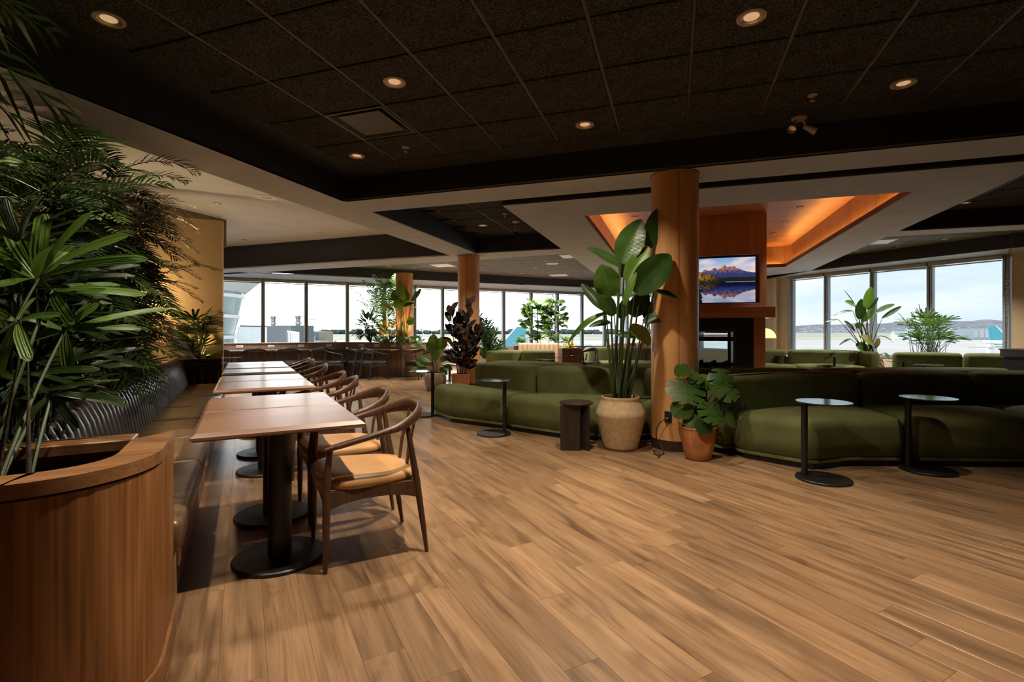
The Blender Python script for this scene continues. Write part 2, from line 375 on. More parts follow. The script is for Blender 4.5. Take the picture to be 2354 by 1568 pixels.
rb.rotation_euler = (0,0,PH+PI/2)

# ================================================================ ceilings. Everything here is laid out in the grid's own axes
def uvroot(name, label=None):
    return root(name, label, None, (0,0,0), -TH, kind='structure')
HC, HS, HL, HW = 3.095, 2.81, 3.38, 3.35        # black coffer, soffit, left coffer, wood coffer
slab = MB().box(-16, 9.8, -4.2, 24.5, 3.75, 3.95); sl = slab.build('ceiling', BLACKP, None, smooth=0, kind='structure'); sl.rotation_euler = (0,0,-TH)
TS = .61
tile_mb = MB().box(-.2915,.2915,-.2915,.2915,-.004,.014, .004); t_o = tile_mb.build('ceiling_tile', TILE, None, smooth=0); tile_mesh = t_o.data; bpy.data.objects.remove(t_o)
def tiles(par, us, vs, z, keep=lambda u,v: True, skip=(), backer=True):
    for u in us:
        for v in vs:
            if not keep(u+TS/2, v+TS/2) or (round(u,2), round(v,2)) in skip: continue
            o = bpy.data.objects.new('ceiling_tile', tile_mesh); C.objects.link(o); o.parent = par; o.location = (u+TS/2, v+TS/2, z)
def bars(par, us, vs, z, u0, u1, v0, v1):
    for u in us: MB().box(u-.012,u+.012, v0,v1, z+.001, z+.03, .002).build('grid_bar', GRID_HI if par is cm else GRID, par, smooth=0)
    for v in vs: MB().box(u0,u1, v-.012,v+.012, z+.0065, z+.03, .002).build('grid_bar', GRID, par, smooth=0)
def fascia(par, pts, z0, z1, mat=BLACKP, th=.03, name='fascia'):
    for i in range(len(pts)-1):
        a, b = Vector((*pts[i],0)), Vector((*pts[i+1],0)); d = (b-a).normalized(); nrm = Vector((-d.y, d.x, 0))*th
        MB().prism([tuple(a[:2]), tuple(b[:2]), tuple((b+nrm)[:2]), tuple((a+nrm)[:2])], z0, z1).build(name, mat, par, smooth=0)
# -- main coffer
cm = uvroot('ceiling'); 
MB().box(-3.9, 9.3, -3.9, 5.17, HC+.032, HC+.06).build('ceiling_deck', BLACKP, cm, smooth=0)
MB().box(-3.9, -3.55, -3.9, 5.17, HC-.002, HC+.034).build('border_and_shade', BLACKP, cm, smooth=0)  # plain black strip: the dark shading along this edge put into its colour
U0, V0 = -2.94, 2.36
us = [U0+TS*i for i in range(-1, 19)]; vs = [V0+TS*j for j in range(-9, 5)]
tiles(cm, us, vs[:-1], HC, keep=lambda u,v: v < 4.85 and u < 9, skip={(round(U0,2), round(V0+2*TS,2))})
MB().box(-3.55, 9.3, V0+4*TS, 5.17, HC-.001, HC+.034).build('border_and_shade', TILE, cm, smooth=0)
bars(cm, us, vs, HC, -3.55, 9.3, -3.9, 5.17)
fascia(cm, [(-3.88,-3.9),(-3.88,5.15),(9.3,5.15)], HS, HC+.04)
# -- coffer beyond, and the slot before the dropped box
c2 = uvroot('ceiling')
for q in ((-3.9,-2.05,5.7,9.44),(-2.05,3.4,5.7,6.0),(3.4,9.3,5.7,9.5)): MB().box(*q, HC+.032, HC+.06).build('ceiling_deck', BLACKP, c2, smooth=0)
us2 = [-3.86+.30+TS*i for i in range(0,3)]; vs2 = [5.72+.13+TS*j for j in range(0,6)]
tiles(c2, us2[:2], vs2[:5], HC); tiles(c2, [us2[2]], vs2[:5], HC, keep=lambda u,v: True)
bars(c2, us2, vs2, HC, -3.86, -1.72, 5.72, 9.40)
fascia(c2, [(-3.86,5.72),(-3.86,9.40),(-2.1,9.40)], HS, HC+.04)
us2r = [3.45+TS*i for i in range(0,9)]
tiles(c2, us2r, vs2[:6], HC, keep=lambda u,v: u < 9.2 and v < 9.3); bars(c2, us2r, vs2, HC, 3.44, 9.3, 5.72, 9.46)
fascia(c2, [(3.42,9.46),(9.3,9.46)], HS, HC+.04)
# -- left smooth coffer
cl = uvroot('ceiling')
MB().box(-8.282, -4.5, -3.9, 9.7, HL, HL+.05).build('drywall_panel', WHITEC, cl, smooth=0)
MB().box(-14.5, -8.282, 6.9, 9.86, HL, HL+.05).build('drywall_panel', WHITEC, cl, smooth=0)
MB().box(-8.30, -8.21, -3.9, 7.2, HL-.03, HL, .004).build('reveal_strip', SOFFIT, cl, smooth=0)
fascia(cl, [(-14.5,9.85),(-8,9.66),(-4.53,9.5)], HS, HL+.02, CHARP)
fascia(cl, [(-4.53,-3.9),(-4.53,9.5)], HS+.02, HL+.02, CHARP)
fascia(cl, [(-8.25,7.3),(-8.25,-3.9)], HS, HL-.03, plain('brown_fascia', (.10,.065,.038), .8))
# -- soffit bands (grey, bottom at HS)
st = uvroot('trim_1')
def band(poly): MB().prism(poly, HS, HS+.02).build('soffit_band', SOFFIT, st, smooth=0)
band([(-4.53,-3.9),(-3.88,-3.9),(-3.88,9.5),(-4.53,9.5)])
band([(-3.88,5.15),(9.3,5.15),(9.3,5.72),(-3.88,5.72)])
band([(-14.5,9.85),(-4.53,9.5),(-3.86,9.40),(-2.1,9.40),(-2.1,10.05),(-4.5,10.3),(-11.3,10.6),(-14.5,10.6)])
band([(3.42,9.46),(9.3,9.46),(9.3,9.95),(3.42,9.95)])
band([(-11.3,10.35),(-2.1,18.9),(-2.1,22.5),(-13.2,11.0),(-14.2,10.6)])
band([(8.3,9.95),(9.8,9.95),(9.8,10.5),(1.2,18.6),(1.2,17.2)])
band([(-14.5,-3.9),(-8.25,-3.9),(-8.25,7.1),(-14.5,7.1)])
band([(-2.1,14.95),(3.42,14.95),(2.0,18.2),(-.9,23.4),(-2.1,22.5)])
# -- the dropped box round the wood coffer
bx = uvroot('ceiling')
def ring(o, i, z0, z1, name, mat):
    x0,x1,y0,y1 = o; p0,p1,q0,q1 = i
    for r in ((x0,x1,y0,q0),(x0,x1,q1,y1),(x0,p0,q0,q1),(p1,x1,q0,q1)):
        MB().box(*r, z0, z1).build(name, mat, bx, smooth=0)
ring((-2.1,3.42,5.97,14.95), (-1.2,2.62,6.85,13.8), HS, HS+.02, 'soffit_band', SOFFIT)
fascia(bx, [(-2.1,5.97),(3.42,5.97)], HS+.001, HC+.03); fascia(bx, [(-2.07,14.95),(-2.07,5.97)], HS+.001, HC+.03); fascia(bx, [(3.39,14.95),(3.39,5.97)], HS+.001, HC+.03)
LIPM = plain('cove_lip', (.12,.065,.035), .7)
fascia(bx, [(-1.2,6.85),(-1.2,13.8),(2.62,13.8),(2.62,6.85),(-1.2,6.85)], HS+.001, HS+.085, LIPM,   .02, 'cove_lip')
fascia(bx, [(-1.31,6.74),(-1.31,13.91),(2.73,13.91),(2.73,6.74),(-1.31,6.74)], HS+.02, HW, CHERRY, .025, 'wood_fascia')
for q in ((-1.31,-1.2,6.74,13.91),(2.62,2.73,6.74,13.91),(-1.2,2.62,6.74,6.85),(-1.2,2.62,13.8,13.91)):
    MB().box(*q, HS+.021, HS+.03).build('cove_ledge', LIPM, bx, smooth=0)
CEILW = wood('cherry_ceiling', ((.34,.15,.062),(.42,.19,.082),(.48,.23,.105)), 'X', .45, 34, 7, bump=.02)
for i in range(10):
    v0 = 6.72+i*.7215; MB().box(-1.34,2.76, v0+.002, v0+.7195, HW, HW+.02, .003).build('ceiling_panel', CEILW, bx, smooth=0)
LED = glow('cove_light', (1.0,.50,.13), COVE)
for q in ((-1.29,-1.255,6.9,13.75),(2.675,2.71,6.9,13.75),(-1.15,2.57,13.855,13.89),(-1.15,2.57,6.76,6.795)):
    MB().box(*q, HS+.031, HS+.04).build('light_strip', LED, bx, smooth=0)
# -- window-side tiled fields
c3 = uvroot('ceiling')
MB().prism([(-11.6,10.3),(-2.1,10.0),(-2.1,19.3)], HC+.032, HC+.06).build('ceiling_deck', BLACKP, c3, smooth=0)
TILEG = plain('grey_ceiling_tile', (.17,.155,.14), .9, var=.22, scale=40)
tg = MB().box(-.2915,.2915,-.2915,.2915,-.004,.014, .004).build('ceiling_tile', TILEG, None, smooth=0); tile_mesh = tg.data; bpy.data.objects.remove(tg)
us3 = [-2.1-.02-TS*(i+1) for i in range(0,15)]; vs3 = [10.1+TS*j for j in range(0,15)]
tiles(c3, us3, vs3, HC, keep=lambda u,v: v-u < 21.85)
for u in us3: MB().box(u-.012,u+.012, 10.05, min(19.2, u+21.2), HC+.002, HC+.03).build('grid_bar', GRID, c3, smooth=0)
for v in vs3: MB().box(max(-11.2, v-21.2), -2.1, v-.012, v+.012, HC+.0025, HC+.03).build('grid_bar', GRID, c3, smooth=0)
fascia(c3, [(-11.25,9.95),(-2.1,19.1)], HS, HC+.04, CHARP)
c4 = uvroot('ceiling')
MB().prism([(3.3,9.9),(9.3,9.9),(3.3,15.4)], HC+.032, HC+.06).build('ceiling_deck', BLACKP, c4, smooth=0)
us4 = [3.45+TS*i for i in range(0,9)]; vs4 = [10.0+TS*j for j in range(0,9)]
tiles(c4, us4, vs4, HC, keep=lambda u,v: u+v < 18.85)
for u in us4: MB().box(u-.012,u+.012, 9.95, 18.25-u, HC+.002, HC+.03).build('grid_bar', GRID, c4, smooth=0)
for v in vs4: MB().box(3.42, 18.25-v, v-.012, v+.012, HC+.0025, HC+.03).build('grid_bar', GRID, c4, smooth=0)
fascia(c4, [(2.9,15.35),(8.35,9.9)], HS, HC+.04, CHARP)

# ================================================================ columns
def column(u, v, label):
    p = UV(u, v); r = .235
    o = root('column', label, 'column', p, 0, kind='structure')
    MB().lathe([(r*.99,.0),(r*.99,.10)], 48).build('column_base', plain('dark_column_base', (.035,.016,.010), .5), o)
    MB().lathe([(r-.002,.10),(r-.002,.104)], 48).build('base_joint', BLACKP, o)
    MB().lathe([(r,.104),(r,.22),(r-.002,.2205),(r-.002,.2225),(r,.223),(r,HS)], 48).build('column_casing', MAPLE, o)
    for a in (-1.72, 1.42):                                  # the two upright joints of the casing
        x, y = r*math.cos(a), r*math.sin(a)
        MB().box(x-.002,x+.002,y-.002,y+.002,.223,HS).build('seam', plain('dark_seam', (.10,.045,.02), .6), o, smooth=0)
    MB().lathe([(r+.006,HS-.006),(r+.006,HS-.0005)], 48).build('collar', BLACKP, o)
    return o
column(0.0, 5.37, 'round maple-clad column behind the big banana-leaved plant')
column(-4.2, 9.75, 'round maple-clad column behind the dark rubber plant')
column(-7.1, 12.0, 'round maple-clad column wrapped by palms in the counter planter')

# ================================================================ windows and outer walls
def window_run(idx, pts, sill, head, mull, wallmat, dark=False):
    """pts: uv line a->b in order seen from left to right inside; mull: parameters in metres along the line"""
    a, b = UV(*pts[0]), UV(*pts[1]); d = (b-a).normalized(); L = (b-a).length
    ang = math.atan2(d.y, d.x)
    w = root('window_%d' % idx, None, None, a, ang, kind='structure')          # local x along the wall, local y away from the room
    MB().box(0, L, -.02, .12, sill-.075, sill-.0, .004).build('window_sill', ALU, w, smooth=0)
    MB().box(0, L, .0, .10, head-.05, head-.001, .003).build('window_head', ALU, w, smooth=0)
    for i in range(len(mull)):
        x = mull[i]
        MB().box(x-.055, x-.008, -.02, .12, sill, head-.05, .004).build('mullion', ALU, w, smooth=0)
        MB().box(x+.008, x+.055, -.02, .12, sill, head-.05, .004).build('mullion', ALU, w, smooth=0)
        MB().box(x-.01, x+.01, .0, .09, sill, head-.05).build('mullion_joint', STEEL, w, smooth=0)
    for i in range(len(mull)-1):
        x0, x1 = mull[i], mull[i+1]
        MB().box(x0+.05, x1-.05, .055, .063, sill, head-.05).build('pane', GLASS, w, smooth=0)
        MB().box(x0+.015, x1-.015, -.115, -.035, head-.085, head-.002, .01).build('shade_cassette', SHADE, w, smooth=0)
        MB().tube([(x0+.05,-.075,head-.115),(x1-.05,-.075,head-.115)], .014, 8).build('shade_hem', SHADE, w)
    wl = MB().box(0, L, .0, .12, 0, sill-.075); o = wl.build('wall_outer', wallmat, None, smooth=0, kind='structure'); o.location = a; o.rotation_euler = (0,0,ang)
    return w, a, d, ang
S2 = math.sqrt(2)
u_l = [-12.9,-12.02,-11.15,-10.26,-9.4,-8.66,-7.93,-7.07,-6.2,-5.35,-4.49,-3.64,-2.82,-1.95,-1.1]
window_run(1, ((-13.2,10.8),(-.9,23.1)), .60, HS-.003, [(u+13.2)*S2 for u in u_l], BEIGE)
# right-hand run: u + v = 19.65
ux = [3.25,3.98,4.80,5.66,6.60]
window_run(2, ((3.2,16.45),(6.66,12.99)), .62, HS-.003, [(u-3.2)*S2+ (.03 if i==0 else 0) for i,u in enumerate(ux)], BEIGE)
def wall(name, p, q, mat, z1=HC, th=.15, z0=0.0):
    a, b = UV(*p), UV(*q); d = (b-a).normalized(); nr = Vector((-d.y, d.x, 0))*th
    o = MB().prism([tuple(a[:2]),tuple(b[:2]),tuple((b+nr)[:2]),tuple((a+nr)[:2])], z0, z1).build(name, mat, None, smooth=0, kind='structure'); return o
wall('wall_right', (6.66,12.99), (9.6,10.05), TAN, 3.4)
wall('wall_far', (2.6,17.05), (3.2,16.45), BEIGE, HS)
wall('wall_far', (-.9,23.1), (-.9,20.55), BEIGE, HS)
window_run(3, ((-.9,20.55),(2.6,17.05)), .62, HS-.003, [.06,1.28,2.5,3.72,4.89], BEIGE)
MB().box(-.02,.10,-.03,.14,0,HS-.003,.004).build('trim_2', BEIGE, None, smooth=0, kind='structure').location = UV(2.93,16.66)
wall('wall_side', (9.6,10.05), (9.6,-4.0), plain('dark_side_wall', (.12,.10,.08), .8), 3.5)
wall('wall_back', (9.6,-4.0), (-14.5,-4.0), plain('dark_back_wall', (.16,.13,.10), .8), 3.5)
wall('wall_left', (-14.2,-4.0), (-14.2,10.7), TAN, 3.5)
# tan partition at the end of the banquette
tw = MB().box(-5.2, -.28, 8.95, 9.13, 0, 2.93, .006).build('wall_partition', TAN, None, smooth=0, kind='structure'); tw.rotation_euler = (0,0,PH)
tb = MB().box(-.282, -.272, 8.945, 9.135, 0, 2.93, .002).build('trim_3', plain('pale_corner_bead', (.75,.66,.52), .6), None, smooth=0, kind='structure'); tb.rotation_euler = (0,0,PH)
# ================================================================ lamps and ceiling fittings
NEUT = (1.0, .95, .88)
LAMPM = glow('lamp_face', (1.0,.66,.36), .3)
def downlight(u, v, z, label, group, watts=LAMP, r=.085, light=True, size=72, col=WARM):
    o = root('downlight', label, 'ceiling light', UV(u,v,z-.0045), 0, group)
    MB().lathe([(r*.72,-.003),(r*.75,-.011),(r*.95,-.012),(r,-.008),(r,.004)], 32, closed=False).build('trim_ring', GREYF, o)
    MB().lathe([(r*.73,-.010),(r*.66,-.006),(r*.52,-.002)], 20, closed=False).build('reflector', CHROME, o, 10)
    MB().lathe([(r*.53,-.0022),(r*.30,-.0015),(0,-.001)], 20).build('lamp', LAMPM, o)
    if light:
        d = bpy.data.lights.new('downlight_beam', 'SPOT'); d.energy = watts; d.color = col; d.spot_size = math.radians(size); d.spot_blend = .75; d.shadow_soft_size = .035
        l = bpy.data.objects.new('downlight_beam', d); C.objects.link(l); l.parent = o; l.location = (0,0,-.016)
    return o
g1 = 'recessed downlights of the black coffer'
for u, v, w, s, t in ((-3.26,2.07,1.0,84,'recessed downlight in the black ceiling nearest the palms at upper left'),
        (-2.02,3.27,1.1,84,'recessed downlight in the black tile just before the square air diffuser'),
        (-3.25,4.51,1.0,80,'recessed downlight in the black ceiling beyond the square air diffuser'),
        (-.78,4.49,1.1,104,'recessed downlight in the black ceiling in front of the big column, left of it'),
        (.44,3.27,1.25,74,'large recessed downlight near the top edge, before the sprinkler and the twin spot'),
        (1.66,4.51,.5,60,'recessed downlight in the black ceiling to the right of the twin spot')):
    downlight(u, v, HC, t, g1, LAMP*w*1.25, size=s)
for u, v, w, sz in ((-.78,2.07,2.4,132),(1.66,2.07,1.0,62),(-2.02,.85,.7,105),(.44,.85,.6,70),(2.88,3.27,.6,60),(2.88,.85,.6,70)):   # the same pattern goes on over the photographer
    downlight(u, v, HC, 'recessed downlight of the black coffer above and behind the viewpoint', 'downlights overhead, out of view', LAMP*w, size=sz)
for k, (u, v) in enumerate(((-5.1,12.0),(-5.7,13.6),(-3.9,14.0),(-7.3,12.9),(-2.7,11.4))):  # unseen fill lamps, added to brighten the far end of the room
    downlight(u, v, HC, 'unseen small downlight added among the grey tiles to brighten the far end', 'added downlights of the grey tiled ceiling', LAMP*3.2, .06, size=112, col=NEUT)
downlight(-3.24,8.16,HC,'recessed downlight in the dark tiled recess beyond the first soffit','downlight of the second coffer',LAMP*2.0,size=120)
downlight(-7.38,6.38,HL,'small recessed downlight in the pale ceiling beside the round speaker','downlights of the pale ceiling',LAMP*6,.06,size=120,col=NEUT)
downlight(-9.7,9.1,HL,'small recessed downlight in the pale ceiling above the tan partition end','downlights of the pale ceiling',LAMP*4,.06,size=76,col=NEUT)
downlight(-7.46,9.04,HL,'small recessed downlight in the shaded part of the pale ceiling by the charcoal fascia','downlights of the pale ceiling',LAMP*4,.06,size=76,col=NEUT)
g2 = 'small downlights in the wooden ceiling recess'
for u, v, t in ((2.06,9.65,'nearest small downlight in the wooden ceiling right of the fireplace'),(2.06,10.85,'middle small downlight in the wooden ceiling right of the fireplace'),
                (2.06,12.05,'farthest small downlight in the wooden ceiling right of the fireplace'),(-.72,9.5,'small downlight in the wooden ceiling seen over the banana-leaved plant')):
    downlight(u, v, HW, t, g2, LAMP*1.0, .055)
g3 = 'downlights of the grey tiled ceiling by the windows'
for u, v, t in ((-3.27,12.7,'small downlight just beyond the white panel in the grey tiled ceiling'),(-4.7,15.2,'small downlight in the grey tiled ceiling right of the far column'),
                (-3.26,15.2,'small downlight in the grey tiled ceiling, middle of its far row'),(-2.6,15.2,'small downlight in the grey tiled ceiling closest to the dropped box'),
                (-7.8,12.36,'small downlight in the grey tiled ceiling above the tall counter palm')):
    downlight(u, v, HC, t, g3, LAMP*3.0, .06, size=112, col=NEUT)
g4 = 'downlights of the ceiling before the right-hand windows'
for u, v, t in ((4.06,8.95,'downlight at the edge of the grey soffit in the right-hand black recess'),(4.06,13.5,'small downlight before the right-hand windows, the far one by the soffit tip'),
                (5.23,12.3,'small downlight before the right-hand windows, near the coiled cord')):
    downlight(u, v, HC, t, g4, LAMP*2.6, .065, size=112, col=NEUT)
# square air diffuser
o = root('air_diffuser', 'square black plaque air diffuser set among the black ceiling tiles', 'air vent', UV(-2.635,3.885,HC), -TH)
DIFF = plain('diffuser_grey', (.075,.074,.072), .45, var=.06)
fr = MB()
q = .292
fr.v = [(-q,-q,-.004),(q,-q,-.004),(q,q,-.004),(-q,q,-.004),(-q+.02,-q+.02,-.006),(q-.02,-q+.02,-.006),(q-.02,q-.02,-.006),(-q+.02,q-.02,-.006),
        (-.22,-.22,.075),(.22,-.22,.075),(.22,.22,.075),(-.22,.22,.075)]
fr.f = [(i,(i+1)%4,(i+1)%4+4,i+4) for i in range(4)]+[(i+4,(i+1)%4+4,(i+1)%4+8,i+8) for i in range(4)]
fr.build('flared_frame', DIFF, o, smooth=0)
MB().box(-.215,.215,-.215,.215,.002,.010,.003).build('plaque', DIFF, o, smooth=0)
for x in (-.15,.15): MB().box(x-.008,x+.008,-.01,.01,.010,.075).build('hanger', STEEL, o, smooth=0)
# sprinklers
def sprinkler(u, v, z, label):
    o = root('sprinkler', label, 'sprinkler', UV(u,v,z-.004), 0, 'ceiling sprinklers')
    MB().lathe([(.012,.004),(.034,.003),(.036,-.003),(.03,-.008),(.014,-.010)], 20).build('escutcheon', GREYF, o)
    MB().tube([(0,0,-.008),(0,0,-.022)], .009, 10).tube([(-.012,0,-.02),(-.014,0,-.034),(0,0,-.046)], .0025, 6).tube([(.012,0,-.02),(.014,0,-.034),(0,0,-.046)], .0025, 6).build('yoke', GREYF, o)
    MB().lathe([(0,-.046),(.017,-.047),(.017,-.049),(0,-.05)], 14).build('deflector', GREYF, o)
sprinkler(-2.63,4.47,HC,'small sprinkler head in the black ceiling right beyond the square air diffuser')
sprinkler(1.05,4.51,HC,'small sprinkler head in the black ceiling just above the twin spot')
sprinkler(-2.6,7.49,HC,'small sprinkler head in the dark tiled recess above the single spot')
sprinkler(4.67,13.0,HC,'small sprinkler head in the grey ceiling before the right-hand windows')
# twin and single spots
def spot_head(par, base, direc, r=.034, ln=.10):
    d = Vector(direc).normalized(); b = Vector(base); q = d.to_track_quat('Z','Y').to_matrix().to_4x4(); q.translation = b
    mb = MB(); prof = [(.0,-.012),(r*.55,-.012),(r*.7,0),(r*.8,ln*.5),(r,ln*.62),(r,ln),(r*.86,ln),(r*.8,ln*.72)]
    mb.lathe(prof, 20, closed=False); mb.v = [tuple(q @ Vector(v)) for v in mb.v]; hd = mb.build('spot_head', GREYF, par)
    m2 = MB().lathe([(0,ln*.74),(r*.8,ln*.72)], 16); m2.v = [tuple(q @ Vector(v)) for v in m2.v]; m2.build('spot_lamp', CHROME, hd)
def spots(u, v, z, label, dirs):
    o = root('ceiling_spotlight', label, 'spotlight', UV(u,v,z-.004), 0)
    MB().lathe([(0,0),(.062,0),(.064,-.01),(.05,-.022),(0,-.026)], 24).build('canopy', GREYF, o)
    for (x, y, d) in dirs:
        MB().tube([(x*.6,y*.6,-.02),(x,y,-.045),(x*1.05,y*1.05,-.068)], .009, 8).build('knuckle', GREYF, o)
        spot_head(o, (x*1.1,y*1.1,-.078), d)
    return o
spots(1.05,4.95,HC,'grey twin-headed spotlight on the black ceiling before the column',((-.05,-.01,(-.55,-.65,-.6)),(.05,.0,(.85,-.25,-.55))))
spots(-2.59,8.05,HC,'single beige spotlight hanging in the dark tiled recess',((.0,.0,(.05,-.35,-.95)),))
# speakers and panels in the ceilings
def ceiling_speaker(u, v, z, r, label):
    o = root('ceiling_speaker', label, 'speaker', UV(u,v,z), 0)
    MB().lathe([(0,-.004),(r*.52,-.004),(r*.56,-.009),(r*.95,-.008),(r,-.004),(r,.004)], 40).build('speaker_rim', WHITEP, o)
    MB().lathe([(0,-.0065),(r*.52,-.0065),(r*.55,-.005)], 32).build('speaker_grille', plain('grille_grey', (.55,.54,.52), .6, var=.2, scale=300), o)
    for k in range(4): MB().lathe([(0,-.0105),(.004,-.0105),(.005,-.0085)], 8, (r*.85*math.cos(k*PI/2+.3), r*.85*math.sin(k*PI/2+.3), 0)).build('screw', STEEL, o)
ceiling_speaker(-6.31,6.36,HL,.165,'large round white speaker in the pale ceiling at left')
ceiling_speaker(-3.24,13.4,HC,.17,'round white speaker in the grey tiled ceiling by the windows')
def ceiling_panel(u, v, label):
    o = root('ceiling_light', label, 'ceiling panel', UV(u,v,HC-.006), -TH, 'white panels in the grey tiled ceilings')
    MB().box(-.29,.29,-.29,.29,-.006,.004,.003).build('panel_frame', WHITEP, o, smooth=0)
    MB().box(-.26,.26,-.26,.26,-.008,-.0055,.001).build('diffuser', plain('panel_white', (.85,.85,.83), .5, var=.02), o, smooth=0)
ceiling_panel(-2.43,12.2,'white square panel in the grey tiled ceiling beside the dropped box')
ceiling_panel(-3.7,16.2,'white square panel in the grey tiled ceiling, the far one near the fascia')
ceiling_panel(-6.3,12.75,'white square panel in the grey tiled ceiling left of the far column')
ceiling_panel(4.05,12.3,'white square panel in the ceiling before the right-hand windows')
# coiled cord hanging before the right-hand window
pts = []
q0 = P(2330,540,9.4); q0.z = HC-.003; q1 = P(2318,600,9.5); q2 = P(2313,788,9.6)
N = 620
for i in range(N+1):
    t = i/N; p = q0.lerp(q1, t/.3) if t < .3 else q1.lerp(q2, (t-.3)/.7)
    rr = .022 if t < .28 else .017+.010*math.sin(t*4)
    w = t*2*PI*52; pts.append(p+Vector((math.cos(w)*rr, math.sin(w)*rr, 0)))
tag(MB().tube(pts, .0045, 5).build('coiled_cord', plain('cord_brown', (.10,.07,.05), .5), None), 'coiled brown cord hanging from the ceiling beside the right-hand window', 'cord')

# ================================================================ planter and banquette (local a, b axes)
def abroot(name, label, cat, group=None): return root(name, label, cat, (0,0,0), PH, group)
pl = abroot('wooden_planter', 'long curved wooden planter with oak capping in the left foreground', 'planter')
def rounded(a0, a1, b0, b1, r, n=10):                       # outline with its front right corner rounded: from back right to front left
    pts = [(a1,b1)]
    for i in range(n+1):
        t = i/n*PI/2; pts.append((a1-r+r*math.cos(t), b0+r-r*math.sin(t)))
    pts.append((a0,b0)); return pts
A1, A0, B0, B1 = -.235, -2.6, 1.715, 2.355
out = rounded(A0, A1, B0, B1, .30); inn = rounded(A0, A1-.118, B0+.118, B1-.122, .17)
def wallring(o_, i_, z0, z1, name, mat, par, ch=0):
    n = len(o_); mb = MB()
    for lst in ((o_,z0),(o_,z1),(i_,z1),(i_,z0)): mb.v += [(p[0],p[1],lst[1]) for p in lst[0]]
    for k in range(n-1):
        for r_ in range(4): mb.f.append((r_*n+k, ((r_+1)%4)*n+k, ((r_+1)%4)*n+k+1, r_*n+k+1))
    mb.f.append((0,n,2*n,3*n)); mb.f.append((n-1,4*n-1,3*n-1,2*n-1))
    return mb.build(name, mat, par, 40)
body = [(p[0],p[1]) for p in rounded(A0, A1-.006, B0+.006, B1, .294)]
bin_ = rounded(A0, A1-.06, B0+.06, B1, .24)
wallring(body, bin_, .105, .752, 'curved_panel', OAKV, pl)
toe = rounded(A0, A1+.004, B0-.004, B1, .304); wallring(toe, rounded(A0, A1-.06, B0+.06, B1, .24), 0, .102, 'base_plinth', OAKH, pl)
# the capping in three pieces with mitred joints
def cap_piece(k0, k1, name='capping'):
    o_ = out[k0:k1+1]; i_ = inn[k0:k1+1]; wallring(o_, i_, .760, .80, name, OAKH, pl)
out = out[:-1]+[(-.545, B0), (-.55, B0), (A0,B0)]; inn = inn[:-1]+[(-.50, B0+.118),(-.505, B0+.118),(A0,B0+.118)]
n_ = len(out); cap_piece(0, n_-3); cap_piece(n_-2, n_-1)
MB().box(A0, A1-.118, B1-.122, B1, .760, .80, .004).build('capping', OAKH, pl, smooth=0)
MB().box(A0, A1-.06, B1-.03, B1-.002, 0, .757).build('inner_panel', OAKV, pl, smooth=0)
# long trough behind the backrest
MB().box(-.935,-.845, B1+.003, 8.94, .755, .80, .004).build('capping', OAKH, pl, smooth=0)
MB().box(-.925,-.86, B1+.003, 8.94, 0, .752).build('back_panel', OAKV, pl, smooth=0)
soil = MB()
def soilgrid(a0, a1, b0, b1, z, step=.06):
    na = max(2, int((a1-a0)/step)); nb = max(2, int((b1-b0)/step)); base = len(soil.v)
    for i in range(na+1):
        for j in range(nb+1):
            a = a0+(a1-a0)*i/na; b = b0+(b1-b0)*j/nb
            if a > A1-.30 and b < B0+.30:
                dx_, dy_ = a-(A1-.30), b-(B0+.30); rr_ = math.hypot(dx_, dy_)
                if rr_ > .225: a, b = A1-.30+dx_*.225/rr_, B0+.30+dy_*.225/rr_
            soil.v.append((a, b, z+.03*noise.noise(Vector((a*9,b*9,0)))+.012*noise.noise(Vector((a*40,b*40,3)))))
    for i in range(na):
        for j in range(nb):
            q = base+i*(nb+1)+j; soil.f.append((q, q+nb+1, q+nb+2, q+1))
soilgrid(-2.6, -.32, B0+.07, B1-.03, .70, .035); soilgrid(-3.2, -.925, B1-.03, 8.93, .70, .08); soilgrid(-.86, -.30, 8.57, 8.93, .70, .06)
MB().box(-.86,-.29,8.535,8.565,0,.79,.003).build('back_panel', OAKV, pl, smooth=0); MB().box(-.30,-.268,8.535,8.945,0,.80,.003).build('end_panel', OAKV, pl, smooth=0)
so = soil.build('potting_soil', SOIL, pl, 60, kind='stuff')
chips = MB()
for i in range(900):
    a = R.uniform(-1.6,-.40); b = R.uniform(B0+.15, B1-.15); z = .70+.03*noise.noise(Vector((a*9,b*9,0)))+.014; sz = R.uniform(.003,.011)
    chips.box(-sz,sz,-sz*.5,sz*.5,-sz*.3,sz*.3, M=Matrix.Translation((a,b,z)) @ Matrix.Rotation(R.uniform(0,6),4,'Z') @ Matrix.Rotation(R.uniform(-.6,.6),4,'X'))
chips.build('bark_chips', MULCH, pl, 0, kind='stuff')

